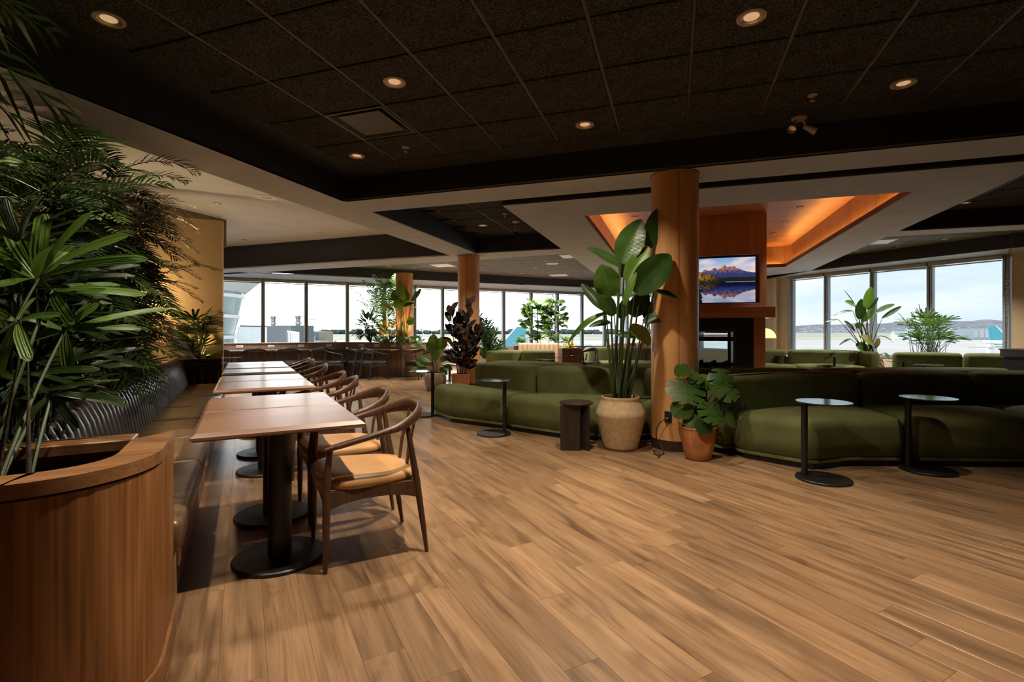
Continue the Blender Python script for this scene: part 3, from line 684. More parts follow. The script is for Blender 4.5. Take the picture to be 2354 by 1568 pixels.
bq = abroot('banquette', 'long banquette with brown leather seat and black ribbed leather back', 'bench')
BE = 8.53
MB().box(-.80,-.262, B1+.01, BE, 0, .30, .003).build('plinth', wood('plinth_wood', ((.24,.13,.065),(.32,.18,.09),(.38,.22,.115)), 'Y', .5, 50, 8), bq, smooth=0)
for b in (2.72, 3.62, 4.6, 5.6, 6.6, 7.6):
    oo = MB().box(-.262,-.252, b-.035, b+.035, .13, .25, .003).build('outlet_plate', CREAM, bq, smooth=0)
    for dz in (-.022,.022): MB().box(-.2535,-.2505, b-.014, b+.014, .19+dz-.012, .19+dz+.012, .001).build('socket', plain('socket_tan', (.5,.38,.25), .5), oo, smooth=0)
def puffbox(a0,a1,b0,b1,z0,z1,r=.035,crown=.02):
    mb = MB(); na, nb = 10, 14
    # superelliptic cushion
    def ring(ins, z):
        k = len(mb.v); pts = []
        A0_, A1_, B0_, B1_ = a0+ins, a1-ins, b0+ins, b1-ins; rr = max(.004, r-ins*.6)
        for cx_, cy_, st in ((A1_-rr,B1_-rr,0),(A0_+rr,B1_-rr,1),(A0_+rr,B0_+rr,2),(A1_-rr,B0_+rr,3)):
            for i in range(5):
                t = (st+i/4)*PI/2; pts.append((cx_+rr*math.cos(t), cy_+rr*math.sin(t), z))
        mb.v += pts; return k
    prof = [(r*.5,z0),(0,z0+r*.6),(0,z1-r),(r*.3,z1-r*.3),(r,z1),(min(a1-a0,b1-b0)*.25,z1+crown*.8),(min(a1-a0,b1-b0)*.45,z1+crown)]
    ks = [ring(*p) for p in prof]; n = 20
    for i in range(len(ks)-1):
        for j in range(n): mb.f.append((ks[i]+j, ks[i]+(j+1)%n, ks[i+1]+(j+1)%n, ks[i+1]+j))
    mb.f.append(tuple(ks[0]+j for j in range(n))[::-1]); mb.f.append(tuple(ks[-1]+j for j in range(n)))
    return mb
eds = [B1+.012, 3.45, 4.25, 5.1, 5.95, 6.8, 7.65, BE-.10]
for i in range(len(eds)-1):
    puffbox(-.80,-.215, eds[i]+.003, eds[i+1]-.003, .305, .435, .03, .012).build('seat_cushion', LEATHER, bq, 60)
# ribbed back: upright channels; profile in (a, z)
prof = [(-.690,.40),(-.705,.50),(-.722,.60),(-.745,.69),(-.775,.755),(-.808,.785),(-.84,.79)]
def rib_mesh(w):
    mb = MB(); m = len(prof); n = 9
    for i, (a, z) in enumerate(prof):
        j0, j1 = prof[max(i-1,0)], prof[min(i+1,m-1)]; t = Vector((j1[0]-j0[0], 0, j1[1]-j0[1])).normalized(); nn = Vector((t.z, 0, -t.x))
        for k in range(n):
            s = -1+2*k/(n-1); d = .034*math.sqrt(max(0,1-abs(s)**2.0)); mb.v.append(tuple(Vector((a, s*w/2, z))+nn*(d-.010)))
    for i in range(m-1):
        for k in range(n-1): mb.f.append((i*n+k, i*n+k+1, (i+1)*n+k+1, (i+1)*n+k))
    return mb
RW = .098
rm = rib_mesh(RW).build('channel', RIB, None, 70); rib = rm.data; bpy.data.objects.remove(rm)
nr = int((BE-.12-(B1+.02))/RW)
for i in range(nr):
    o = bpy.data.objects.new('channel', rib); C.objects.link(o); o.parent = bq; o.location = (0, B1+.02+RW*(i+.5), 0)
MB().box(-.845,-.775, B1+.015, BE-.02, .3, .72, .01).build('back_board', BLACKL, bq, smooth=0)
MB().box(-.85,-.80, B1+.015, BE-.02, .74, .784, .008).build('back_piping', LEATHER, bq, smooth=0)
# short end back against the partition
for i in range(5):
    o = bpy.data.objects.new('end_channel', rib); C.objects.link(o); o.parent = bq; o.rotation_euler = (0,0,-PI/2); o.location = (-.74+.098*i, 7.745, -.02)
MB().box(-.80,-.27, BE-.075, BE-.01, .3, .735, .01).build('end_board', BLACKL, bq, smooth=0)
MB().box(-.80,-.27, BE-.085, BE, .775, .80, .006).build('end_rail', WALNUT, bq, smooth=0)

# ================================================================ dining tables and chairs
def table_proto():
    o = root('dining_table', 'x', 'table', (0,0,0), PH, 'walnut tables along the banquette')
    mb = MB(); hx, hy = .372, .338
    for ins, z in ((.012,.708),(.0,.716),(.0,.728),(.020,.745)):
        k = len(mb.v); mb.v += [(-hx+ins,-hy+ins,z),(hx-ins,-hy+ins,z),(hx-ins,hy-ins,z),(-hx+ins,hy-ins,z)]
    for i in range(3):
        for j in range(4): mb.f.append((i*4+j, i*4+(j+1)%4, (i+1)*4+(j+1)%4, (i+1)*4+j))
    mb.f += [(3,2,1,0),(12,13,14,15)]
    mb.build('table_top', TABLE, o, smooth=0)
    MB().box(-.19,.19,-.19,.19,.697,.709,.002).build('top_plate', STEEL, o, smooth=0)
    MB().lathe([(.058,.012),(.058,.70)], 36).build('pedestal', STEEL, o)
    MB().lathe([(.218,0),(.226,.003),(.226,.017),(.22,.022),(.07,.023),(.06,.026)], 56).build('base_disc', STEEL, o)
    return o
tp = table_proto()
TB = [2.865, 3.545, 4.72, 5.40, 6.42, 7.22, 7.90]
TLAB = ['walnut pedestal table nearest the viewer, one edge chamfered toward the planter', 'second walnut pedestal table, touching the nearest one', 'third walnut pedestal table from the viewer, beyond the first gap',
        'fourth walnut pedestal table, touching the third', 'fifth walnut table from the viewer, standing alone between gaps', 'sixth walnut table from the viewer, before the last', 'farthest walnut table of the row, by the tan partition']
for i, b in enumerate(TB):
    t = tp if i == 0 else copy_tree(tp)
    t.location = AB(.17, b); t['label'] = TLAB[i]

def armchair(name, label, cat, wm, seatm, group, slim=False):
    """faces local +x"""
    o = root(name, label, cat, (0,0,0), 0, group)
    sw = .265
    # legs: front ones rise to the arm ends, rear ones splay back to the rail
    for s in (-1,1):
        MB().tube([(.245,s*.235,0),(.243,s*.238,.12),(.240,s*.245,.36),(.238,s*.255,.50),(.225,s*.262,.618)], [.0105,.0165,.021,.019,.0135], 12).build('leg', wm, o)
        MB().tube([(-.275,s*.235,0),(-.255,s*.238,.14),(-.215,s*.245,.40),(-.185,s*.248,.56),(-.165,s*.238,.70)], [.010,.015,.019,.017,.012], 12).build('leg', wm, o)
    # seat frame: four shaped rails
    def rail(p, q, dip):
        p, q = Vector(p), Vector(q); d = (q-p).normalized(); w = Vector((-d.y, d.x, 0))*.011; mb = MB(); n = 9
        for i in range(n+1):
            t = i/n; c = p.lerp(q, t); e = dip*math.sin(PI*t)
            zb = c.z-.040+e+ (0.022*(abs(2*t-1)**3)*-1); zt = c.z+.026
            mb.v += [tuple(c-w+Vector((0,0,zb-c.z))), tuple(c+w+Vector((0,0,zb-c.z))), tuple(c+w+Vector((0,0,zt-c.z))), tuple(c-w+Vector((0,0,zt-c.z)))]
        for i in range(n):
            for k in range(4): mb.f.append((i*4+k, i*4+(k+1)%4, i*4+4+(k+1)%4, i*4+4+k))
        mb.f += [(3,2,1,0), tuple(4*n+k for k in range(4))]
        mb.build('seat_rail', wm, o, 30)
    z = .375
    rail((.24,-.245,z),(-.21,-.245,z),.012); rail((-.21,.245,z),(.24,.245,z),.012); rail((.24,.245,z),(.24,-.245,z),.012); rail((-.21,-.245,z),(-.21,.245,z),.012)
    # upholstered seat: rounded trapezoid, puffed
    mb = MB(); n = 40
    def ringpt(t, k):
        c, s_ = math.cos(t), math.sin(t); e = 2/3.4
        x = math.copysign(abs(c)**e, c); y = math.copysign(abs(s_)**e, s_)
        wid = .262+.018*x; return (.015+.262*x*k, wid*y*k)
    lv = [(.90,.392),(.97,.400),(1.0,.418),(.985,.438),(.93,.452),(.75,.460),(.45,.456),(.15,.452)]
    for k, zz in lv:
        for i in range(n):
            x, y = ringpt(2*PI*i/n, k); mb.v.append((x, y, zz + (.010*(x+.02)/.26 if zz > .43 else .006*(x)/.26)))
    for i in range(len(lv)-1):
        for j in range(n): mb.f.append((i*n+j, i*n+(j+1)%n, (i+1)*n+(j+1)%n, (i+1)*n+j))
    mb.f.append(tuple(range(n))[::-1]); mb.f.append(tuple((len(lv)-1)*n+j for j in range(n)))
    mb.build('seat', seatm, o, 60)
    # one bent rail: arm tip - round the back - arm tip, widening to a back rest
    path = []; m = 34
    for i in range(m+1):
        t = -1+2*i/m; a = t*PI*.5
        if abs(t) > .52:
            k = (abs(t)-.52)/.48; x = -.055+.305*k; y = math.copysign(.283-.012*k*k, t); zz = .682-.066*k
        else:
            k = t/.52; an = k*PI/2; x = -.055-.235*math.cos(an); y = .283*math.sin(an); zz = .682+.078*math.cos(an)**1.3
        path.append((x,y,zz, max(0, 1-abs(t)/.62)))
    mb = MB(); nn = 12
    for i, (x,y,zz,k) in enumerate(path):
        p0, p1 = path[max(i-1,0)], path[min(i+1,m)]; tg_ = Vector((p1[0]-p0[0], p1[1]-p0[1], p1[2]-p0[2])).normalized()
        up = Vector((0,0,1)); side = tg_.cross(up).normalized(); up = side.cross(tg_).normalized()
        hgt = .016+.032*k**1.3; th = .021-.008*k
        end = min(i, m-i); f = 1.0 if end > 1 else (.55 if end == 0 else .9)
        lean = side*(0)
        for q in range(nn):
            w = 2*PI*q/nn; mb.v.append(tuple(Vector((x,y,zz))+side*(math.cos(w)*th*f)+up*(math.sin(w)*hgt*f)))
    for i in range(m):
        for q in range(nn): mb.f.append((i*nn+q, i*nn+(q+1)%nn, (i+1)*nn+(q+1)%nn, (i+1)*nn+q))
    mb.f.append(tuple(range(nn))[::-1]); mb.f.append(tuple(m*nn+q for q in range(nn)))
    mb.build('arm_rail', wm, o, 50)
    if not slim:
        for s in (-1,1):
            MB().tube([(-.205,s*.075,.385),(-.225,s*.073,.55),(-.272,s*.066,.735)], [.013,.016,.011], 10, flat=.6, up=(0,1,0)).build('spindle', wm, o)
    return o
ch = armchair('dining_chair', 'x', 'chair', CHAIRW, CARAMEL, 'walnut armchairs along the tables')
CB = [(2.80,.60,.0),(3.50,.60,.03),(4.52,.60,-.04),(5.12,.60,.05),(6.45,.62,.0),(7.55,.60,.04),(8.0,.60,-.03)]
CLAB = ['walnut armchair with caramel leather seat, nearest the viewer', 'second walnut armchair with caramel leather seat, just behind the nearest', 'third walnut armchair from the viewer, its rail over the gap between tables',
        'fourth walnut armchair from the viewer, at the fourth table', 'fifth walnut armchair from the viewer, at the lone table', 'sixth walnut armchair from the viewer, next to last', 'farthest walnut armchair of the row']
for i, (b, a, tw_) in enumerate(CB):
    t = ch if i == 0 else copy_tree(ch)
    t.location = AB(a, b); t.rotation_euler = (0,0,PH+PI+tw_); t['label'] = CLAB[i]

# ================================================================ round side tables
def side_table(label, X, Y, ang, h_=.63, r=.20):
    """disc base, disc top, post standing near the rim at angle ang"""
    o = root('side_table', label, 'side table', (X,Y,0), 0, 'round-topped black side tables')
    px, py = r*.66*math.cos(ang), r*.66*math.sin(ang)
    MB().lathe([(r*.97,0),(r,.003),(r,.015),(r*.98,.019),(0,.0195)], 48).build('base_disc', STEEL, o)
    MB().tube([(px,py,.015),(px,py,h_-.008)], .024, 20).build('post', STEEL, o)
    MB().lathe([(0,h_-.012),(r*.97,h_-.012),(r,h_-.008),(r,h_-.003),(r*.985,h_),(0,h_)], 48).build('table_top', TOPM, o)
    return o
STL = [('round black side table on the open floor before the right-hand sofa, left of two', 1893,1103, 2.6),
       ('round black side table before the right-hand sofa, right of two near the frame edge', 2133,1083, 2.5),
       ('round black side table before the left green sofa seat', 1135,998, .35),
       ('round black side table at the left end of the green sofa, by the glazed pot', 973,955, .3)]
for t, x, y, a in STL:
    p = at(x, y); side_table(t, p.x, p.y, a)
def st_top(label, x, y, a, h_=.63):
    p = at(x, y, h_); return side_table(label, p.x, p.y, a, h_)
for t, x, y, a in (('far round side table beside the fireplace, left of the two before the far green sofa',1797,817,.4),('far round side table before the right half of the far green sofa',1908,820,.3),
                   ('round side table between the sand pot and the window sofa, farthest of that cluster',2066,829.5,.4),('round side table behind the right-hand sofa backs, middle of three',2134,838.5,1.4),
                   ('round side table behind the right-hand sofa backs, nearest of three',2170,847,1.2),('round side table barely showing over the right-hand sofa back',2088,854.5,1.6),
                   ('small far side table behind the left sofa, lowest of three stepping ones',1255,826,3.6),('small far side table behind the left sofa, middle of three stepping ones',1282,820,3.4),
                   ('small far side table behind the left sofa, top right of three stepping ones',1317,816.5,3.5),('far side table seen between plant stems and the column',1498,812.5,3.0),
                   ('small black side table behind the tan partition, past the last dining table',534,822,.2)):
    st_top(t, x, y, a)
# dark plywood side table with crossed panels
p = Vector((.655, 5.03, 0)); o = root('panel_side_table', 'dark brown side table with round top on upright panels beside the sand urn', 'side table', p, 0)
DKO = wood('dark_oak', ((.022,.014,.011),(.034,.021,.016),(.048,.030,.022)), 'Z', .5, 60, 9)
MB().lathe([(0,.458),(.168,.458),(.172,.462),(.172,.474),(.168,.478),(0,.478)], 48).build('table_top', DKO, o)
MB().box(-.165,.035,.0,.028,0,.458,.002, M=Matrix.Rotation(-.05,4,'Z') @ Matrix.Translation((0,-.10,0))).build('side_panel', DKO, o, smooth=0)
MB().box(.028,.056,-.155,.13,0,.458,.002, M=Matrix.Rotation(.5,4,'Z')).build('side_panel', DKO, o, smooth=0)
MB().box(-.15,.02,-.014,.014,0,.458,.002, M=Matrix.Rotation(.9,4,'Z') @ Matrix.Translation((.04,.06,0))).build('side_panel', DKO, o, smooth=0)

# ================================================================ sofas
def puff(poly, z0, z1, r, crown=.02, n=72, cr=.10, under=.03):
    """a padded body over a plan outline with rounded corners"""
    pts = [Vector((*p,0)) for p in poly]
    if sum(pts[i].x*pts[(i+1)%len(pts)].y-pts[(i+1)%len(pts)].x*pts[i].y for i in range(len(pts))) < 0: pts = pts[::-1]
    m = len(pts); dense = []
    for i in range(m):                                          # round the corners
        a, b, c = pts[i-1], pts[i], pts[(i+1)%m]; d1 = (a-b); d2 = (c-b); k = min(cr, d1.length*.45, d2.length*.45)
        p, q = b+d1.normalized()*k, b+d2.normalized()*k
        for j in range(7):
            t = j/6; dense.append(p*(1-t)**2+b*2*t*(1-t)+q*t*t)
    seg = [(dense[(i+1)%len(dense)]-dense[i]).length for i in range(len(dense))]; tot = sum(seg); ring = []; i = 0; acc = 0
    for k in range(n):
        want = tot*k/n
        while acc+seg[i] < want: acc += seg[i]; i += 1
        ring.append(dense[i].lerp(dense[(i+1)%len(dense)], (want-acc)/max(seg[i],1e-9)))
    def inset(rg, d):
        for _ in range(max(1,int(d/.02))):
            st = d/max(1,int(d/.02)); new = []
            for i in range(n):
                t = (rg[(i+1)%n]-rg[i-1]).normalized(); new.append(rg[i]+Vector((-t.y, t.x, 0))*st)
            rg = [new[i]*.6+(new[i-1]+new[(i+1)%n])*.2 for i in range(n)]
        return rg
    cen = sum(ring, Vector())/n; mb = MB(); levels = []
    levels += [(inset(ring, under), z0), (inset(ring,.003), z0+.008), (inset(ring,.003), z0+.036), (inset(ring,.014), z0+.040), (ring, z0+.048)]
    levels.append((ring, z0+(z1-z0)*.45))
    for i in range(7):
        t = i/6*PI/2; levels.append((inset(ring, max(.001,r*(1-math.cos(t)))) if i else ring, z1-r+r*math.sin(t)))
    last = levels[-1][0]
    for k in (.75,.45,.15): levels.append(([cen+(p-cen)*k for p in last], z1+crown*(1-k*k)))
    for rg, z in levels: mb.v += [(p.x,p.y,z) for p in rg]
    for i in range(len(levels)-1):
        for j in range(n): mb.f.append((i*n+j, i*n+(j+1)%n, (i+1)*n+(j+1)%n, (i+1)*n+j))
    mb.f.append(tuple(range(n))[::-1]); mb.f.append(tuple((len(levels)-1)*n+j for j in range(n)))
    return mb
def plinth(poly, z0, z1, ins):
    cen = Vector((sum(p[0] for p in poly)/len(poly), sum(p[1] for p in poly)/len(poly)))
    q = [tuple(cen+(Vector(p)-cen)*(1-ins)) for p in poly]; return MB().prism(q, z0, z1)
def sofa(label, seats, backs, arms=(), zs=.425, zb=.755, group='olive velvet modular sofas', r=.09):
    o = root('sofa', label, 'sofa', (0,0,0), 0, group)
    for i, p in enumerate(seats):
        s = puff(p, .045, zs, r, .025).build('seat', VELVET, o, 70)
        plinth(p, 0.0, .05, .07).build('plinth', STEEL, o, smooth=0)
    for p in backs: puff(p, .05, zb, .075, .012, cr=.09).build('backrest', VELVET, o, 70)
    for p, z in arms: puff(p, .05, z, .07, .012, cr=.08).build('armrest', VELVET, o, 70)
    return o
sofa('olive velvet modular sofa left of the big column, rounded left end toward the viewer',
     [[(-1.14,7.22),(-1.10,6.95),(-.82,6.47),(-.10,5.99),(.30,6.33),(-.42,6.98),(-.85,7.5)],
      [(-.085,5.975),(.533,5.50),(1.15,5.30),(1.40,5.38),(1.75,5.50),(1.9,5.9),(1.17,5.98),(.33,6.33)]],
     [[(-.55,7.00),(-.46,6.86),(.25,6.27),(.46,6.47),(-.30,7.20)], [(.28,6.25),(1.15,5.88),(2.05,5.80),(2.05,6.08),(1.2,6.17),(.47,6.47)]])
sofa('olive velvet sofa standing back to back behind the left sofa, only its top showing',
     [[(-.15,7.62),(.95,6.95),(1.4,7.6),(.4,8.3)],[(.97,6.94),(1.85,6.7),(2.1,7.5),(1.42,7.6)]],
     [[(-.36,7.36),(.9,6.58),(1.05,6.82),(-.2,7.62)],[(.93,6.57),(1.95,6.34),(2.0,6.6),(1.07,6.81)]])
sofa('dark olive modular sofa of wedge seats filling the right foreground',
     [[(2.14,4.66),(2.57,4.22),(2.78,4.28),(2.99,4.36),(3.49,4.34),(3.62,4.9),(3.62,5.25),(2.76,5.12),(2.15,4.82)],
      [(3.51,4.34),(4.6,4.30),(4.93,4.9),(4.93,5.3),(3.65,5.25),(3.64,4.9)], [(4.62,4.30),(5.8,4.28),(5.9,5.35),(4.95,5.3),(4.95,4.9)]],
     [[(2.04,4.74),(2.42,4.96),(2.76,5.08),(3.35,5.2),(3.70,5.19),(3.73,5.46),(3.3,5.5),(2.62,5.36),(1.93,4.98)],
      [(3.73,5.19),(4.3,5.22),(4.93,5.22),(4.98,5.5),(4.3,5.5),(3.76,5.46)], [(4.96,5.23),(5.95,5.26),(5.95,5.55),(5.01,5.5)]])
sofa('olive sofa standing back to back behind the right-hand sofa, only its top edge showing',
     [[(1.9,5.95),(3.6,6.1),(3.5,6.9),(1.9,6.7)],[(3.62,6.1),(5.8,6.15),(5.6,7.0),(3.52,6.9)]],
     [[(1.8,5.55),(2.5,5.70),(3.55,5.74),(3.55,6.0),(2.4,5.96),(1.75,5.84)],[(3.57,5.74),(5.0,5.77),(5.95,5.80),(5.95,6.06),(3.57,6.0)]])
sofa('far olive sofa with rounded end, before the tan channelled bench',
     [[(-.75,11.0),(-.2,10.6),(.5,11.2),(1.0,11.7),(.9,12.3),(-.2,12.2)]],
     [[(-.62,11.0),(-.45,10.85),(.05,11.05),(.25,11.35),(.05,11.5),(-.3,11.35)],[(.2,11.1),(.9,11.35),(1.02,11.45),(.95,11.75),(.2,11.5)]], zb=.77)
sofa('far olive sofa facing the viewer between the plant stems and the brown planter box',
     [[(2.0,12.5),(2.9,12.4),(3.9,12.5),(3.9,13.2),(2.0,13.2)]],
     [[(1.95,13.15),(4.0,13.15),(4.0,13.45),(1.95,13.45)]], [([(1.93,12.4),(2.13,12.4),(2.13,13.3),(1.93,13.3)],.75)], zb=.78)
sofa('far olive sofa right of the fireplace, below the right-hand windows',
     [[(5.3,11.6),(6.6,11.35),(6.7,11.95),(5.5,12.1)],[(6.62,11.35),(7.9,10.9),(8.1,11.5),(6.72,11.95)]],
     [[(5.4,12.05),(6.68,11.9),(6.75,12.18),(5.4,12.35)],[(6.7,11.88),(7.7,11.5),(8.0,11.3),(8.15,11.5),(7.8,11.8),(6.77,12.16)]],
     [([(7.95,10.95),(8.14,10.85),(8.22,11.45),(8.0,11.5)],.74)])
sofa('olive corner sofa under the right-hand windows by the black cabinet',
     [[(7.7,9.6),(8.6,9.2),(9.0,9.7),(7.95,10.2)],[(8.62,9.2),(9.2,8.4),(9.7,8.9),(9.02,9.7)]],
     [[(7.85,10.05),(8.85,9.65),(8.98,9.85),(7.95,10.33)],[(8.87,9.64),(9.35,9.1),(9.55,8.75),(9.75,8.9),(9.5,9.3),(9.0,9.85)]], zb=.77)

# ================================================================ fireplace
fp = root('fireplace', 'cherry-panelled fireplace with mantel, see-through firebox and a recess for a screen', 'fireplace', UV(.66,9.83), -TH)
W2, D = .91, .95
def fbox(name, m, *q, par=None, ch=.003): return MB().box(*q, ch).build(name, m, par or fp, smooth=0)
T0, T1 = 1.715, 2.60                                       # recess for the screen: x -.78 .. .78
fbox('panel', CHERRY, -W2,-.80,0,D,1.65,HW-.001); fbox('panel', CHERRY, .80,W2,0,D,1.65,HW-.001)
fbox('panel', CHERRY, -.80,.80,0,D,T1,HW-.001); fbox('panel', CHERRY, -.80,.80,0,D,1.65,T0); fbox('recess_back', CHERRY, -.80,.80,.14,D-.14,T0,T1)
fbox('mantel', CHERRYH, -W2-.12,W2+.12,-.13,D+.13,1.445,1.65,ch=.004)
fbox('pier', CHERRY, -W2+.02,-.62,.005,D-.005,0,1.445); fbox('pier', CHERRY, .70,W2-.02,.005,D-.005,0,1.445)
BLK = plain('black_steel', (.008,.008,.009), .35, var=.2)
fbox('black_surround', BLK, -.62,-.50,.01,D-.01,.0,1.445); fbox('black_surround', BLK, .40,.70,.01,D-.01,.0,1.445); fbox('black_surround', BLK, -.50,.40,.01,D-.01,1.235,1.445); fbox('black_surround', BLK, -.50,.40,.01,D-.01,0,.43)
FRM = plain('firebox_frame', (.045,.044,.044), .4, metal=.3)
for yy in (.0, D-.03):
    for q in ((-.50,-.455,.43,1.235),(.355,.40,.43,1.235),(-.455,.355,1.19,1.235),(-.455,.355,.43,.47)):
        MB().box(q[0],q[1],yy,yy+.03,q[2],q[3],.004).build('firebox_frame', FRM, fp, smooth=0)
    for zz in (1.12, 1.145, 1.17): MB().box(-.455,.355,yy+.008,yy+.02,zz-.004,zz+.004).build('vent_bar', FRM, fp, smooth=0)
    MB().box(-.455,.355,yy+.004,yy+.026,1.02,1.10,.003).build('firebox_lintel', BLK, fp, smooth=0)
    MB().box(-.455,.355,yy+.012,yy+.016,.47,1.02).build('firebox_glass', GLASS, fp, smooth=0)
LOG = wood('charred_log', ((.02,.012,.009),(.06,.035,.024),(.12,.075,.05)), 'X', .9, 30, 8, bump=.5)
for i in range(7):
    x = -.40+.115*i; z = .53+.05*(i%2)
    MB().tube([(x-.12,.30+.06*(i%3),z),(x,.33+.05*(i%3),z+.03*(-1)**i),(x+.14,.42+.05*((i+1)%3),z+.04)], [.035,.04,.033], 8).build('log', LOG, fp, 60)
rocks = MB()
for i in range(90):
    x, y = R.uniform(-.44,.34), R.uniform(.12,.82); s = R.uniform(.02,.05)
    q = Matrix.Translation((x,y,.475+R.uniform(0,.06))) @ Matrix.Rotation(R.uniform(0,3),4,(R.random(),R.random(),1)); rocks.box(-s,s,-s*.8,s*.8,-s*.7,s*.7,s*.3,M=q)
rocks.build('ember_rocks', plain('ember_rock', (.05,.038,.034), .9, var=.5, scale=30), fp, 0, kind='stuff')
fbox('hearth', wood('hearth_oak', ((.36,.24,.14),(.46,.32,.19),(.54,.39,.24)), 'X', .35), -W2-.3,W2+.75,-.25,D+.3,.0,.42,ch=.004)
# the screen: a mountain lake at sunrise, drawn cell by cell into the screen's own colours
tv = root('wall_screen', 'flat screen above the mantel showing sunlit peaks mirrored in a lake', 'screen', UV(.66,9.83), -TH)
TW, TZ0, TZ1 = .735, 1.735, 2.562
MB().box(-TW,TW,.075,.12,TZ0-.012,TZ1+.012,.004).build('bezel', BLK, tv, smooth=0)
NX, NZ = 150, 84; mb = MB(); cols = []
RID = [(-.5,.60),(-.1,.64),(.0,.655),(.08,.66),(.13,.70),(.19,.755),(.24,.72),(.29,.735),(.34,.785),(.40,.74),(.45,.79),(.50,.85),(.55,.785),(.60,.80),(.64,.815),(.69,.775),(.74,.745),(.81,.70),(.89,.675),(1.0,.65),(1.3,.62)]
def interp(x, tab):
    for (a, p), (b, r) in zip(tab, tab[1:]):
        if a <= x <= b: return p+(r-p)*(x-a)/(b-a)
    return tab[0][1]
def ridge(x): return interp(x, RID)+.010*noise.noise(Vector((x*40,1,0)))+.006*noise.noise(Vector((x*95,2,0)))
TRE = [(-.5,.78),(-.1,.75),(.0,.735),(.10,.70),(.16,.64),(.24,.66),(.30,.62),(.38,.575),(.46,.56),(.60,.565),(.8,.555),(1.3,.57)]
def trees(x): return interp(x, TRE)+.020*noise.noise(Vector((x*42,7,0)))+.014*noise.noise(Vector((x*95,8,0)))
def scenecol(x, z, mirror):
    n1 = noise.noise(Vector((x*26,z*34,3))); n2 = noise.noise(Vector((x*70,z*80,5)))
    if z < trees(x):
        k = max(0, min(1, (.42-x)*4))*max(0,min(1,(z-.47)*12))
        w = max(0, .30+n1*.8+n2*.5)
        return (.010+.75*k*w, .016+.30*k*w, .010+.01*k)
    r = ridge(x)
    if z < r:
        lit = max(0, min(1, (z-.655)*8+n1*.6-.1)); sh = .5+.5*n2
        a = (.016+.02*sh, .030+.02*sh, .125+.05*sh); b_ = (.62,.19,.06)
        snow = .10 if n2 > .30 and z > .63 else 0
        lit *= .95 if noise.noise(Vector((x*22,z*30,9))) > -.1 else .18
        return tuple(a[i]*(1-lit)+b_[i]*lit+snow for i in range(3))
    t = (z-.62)/.38; w = max(0,min(1,noise.noise(Vector((x*3,z*9-x*2,11)))*1.4+.25+.8*(x-.55)))
    base = tuple((.80,.66,.58)[i]*(1-t)+(.16,.38,.70)[i]*t for i in range(3)); cloud = (.95,.76,.70)
    return tuple(base[i]*(1-w*.75)+cloud[i]*w*.75 for i in range(3))
for j in range(NZ):
    for i in range(NX):
        x0, x1 = -TW+2*TW*i/NX, -TW+2*TW*(i+1)/NX; z0, z1 = TZ0+(TZ1-TZ0)*j/NZ, TZ0+(TZ1-TZ0)*(j+1)/NZ
        mb.add([(x0,.074,z0),(x1,.074,z0),(x1,.074,z1),(x0,.074,z1)], [(0,1,2,3)])
        x, z = (i+.5)/NX, (j+.5)/NZ
        x = (x-.29)/.71; shore = .46-.085*max(0,min(1,(.5-x)*2.2))+.006*noise.noise(Vector((x*30,0,0)))
        if z > .46 or (z > shore and x < .5): c = scenecol(x, max(z,.475), False)
        elif z > shore-.011 and x > .52: c = (.36,.36,.42)
        else:
            xx = x+.007*noise.noise(Vector((x*8,z*60,4))); c = tuple(v*.68 for v in scenecol(xx, min(.99, .455+(.455-z)*.97+.02), True))
            if .455+(.455-z)*.97 < trees(x)+.01: c = (c[0]*.5, c[1]*.5, c[2]*.8+.012)
            c = (c[0]*.9, c[1]*.96, c[2]*1.1)
        if x < .14+.05*noise.noise(Vector((z*20,3,1)))-z*.10 and z < .36: c = (.006,.009,.004)
        cols.append(c)
sm, n, L, b = nodes('screen_picture'); at_ = n.new('ShaderNodeVertexColor'); at_.layer_name = 'picture'
L(at_.outputs[0], b.inputs['Emission Color']); b.inputs['Emission Strength'].default_value = .64; b.inputs['Base Color'].default_value = (.01,.01,.01,1); b.inputs['Roughness'].default_value = .25
so_ = mb.build('screen', sm, tv, smooth=0)
ca = so_.data.color_attributes.new('picture', 'FLOAT_COLOR', 'CORNER')
ca.data.foreach_set('color', [k for c in cols for _ in range(4) for k in (max(0,c[0]),max(0,c[1]),max(0,c[2]),1.0)])

# ================================================================ window counter with black chairs
# outline of the counter front in world X, Y: left run parallel to the windows, then along the grid, then the side of the planter island
K0, K1, K2, K3 = Vector((-7.9,11.62,0)), Vector((-4.65,13.30,0)), Vector((-2.93,12.75,0)), Vector((-1.75,13.35,0))
ct = root('window_counter', 'long brown counter with raised ledge and outlets before the left-hand windows', 'counter')
CTW = wood('counter_walnut', ((.18,.115,.085),(.26,.17,.125),(.33,.22,.165)), 'X', .38, 40, 7)
CTF = wood('counter_panel', ((.17,.115,.090),(.23,.16,.125),(.29,.205,.16)), 'Z', .5, 40, 7)
def runs(p, q, off0, off1, z0, z1, name, mat, e0=0, e1=0, ch=.004):
    d = (q-p).normalized(); L_ = (q-p).length; an = math.atan2(d.y, d.x)
    M_ = Matrix.Translation(p) @ Matrix.Rotation(an,4,'Z')
    return MB().box(-e0, L_+e1, off0, off1, z0, z1, ch, M=M_).build(name, mat, ct, smooth=0)
for p, q, e0, e1 in ((K0,K1,0,.17),(K1,K2,.17,-.15),(K2,K3,-.15,0)):
    runs(p, q, -.16, .36, .705, .735, 'counter_top', CTW, e0, e1)
    runs(p, q, .34, .46, .735, .885, 'ledge', CTF, e0, e1); runs(p, q, .32, .62, .885, .905, 'ledge_cap', CTW, e0, e1)
    runs(p, q, .30, .36, 0, .705, 'front_panel', CTF, e0, e1)
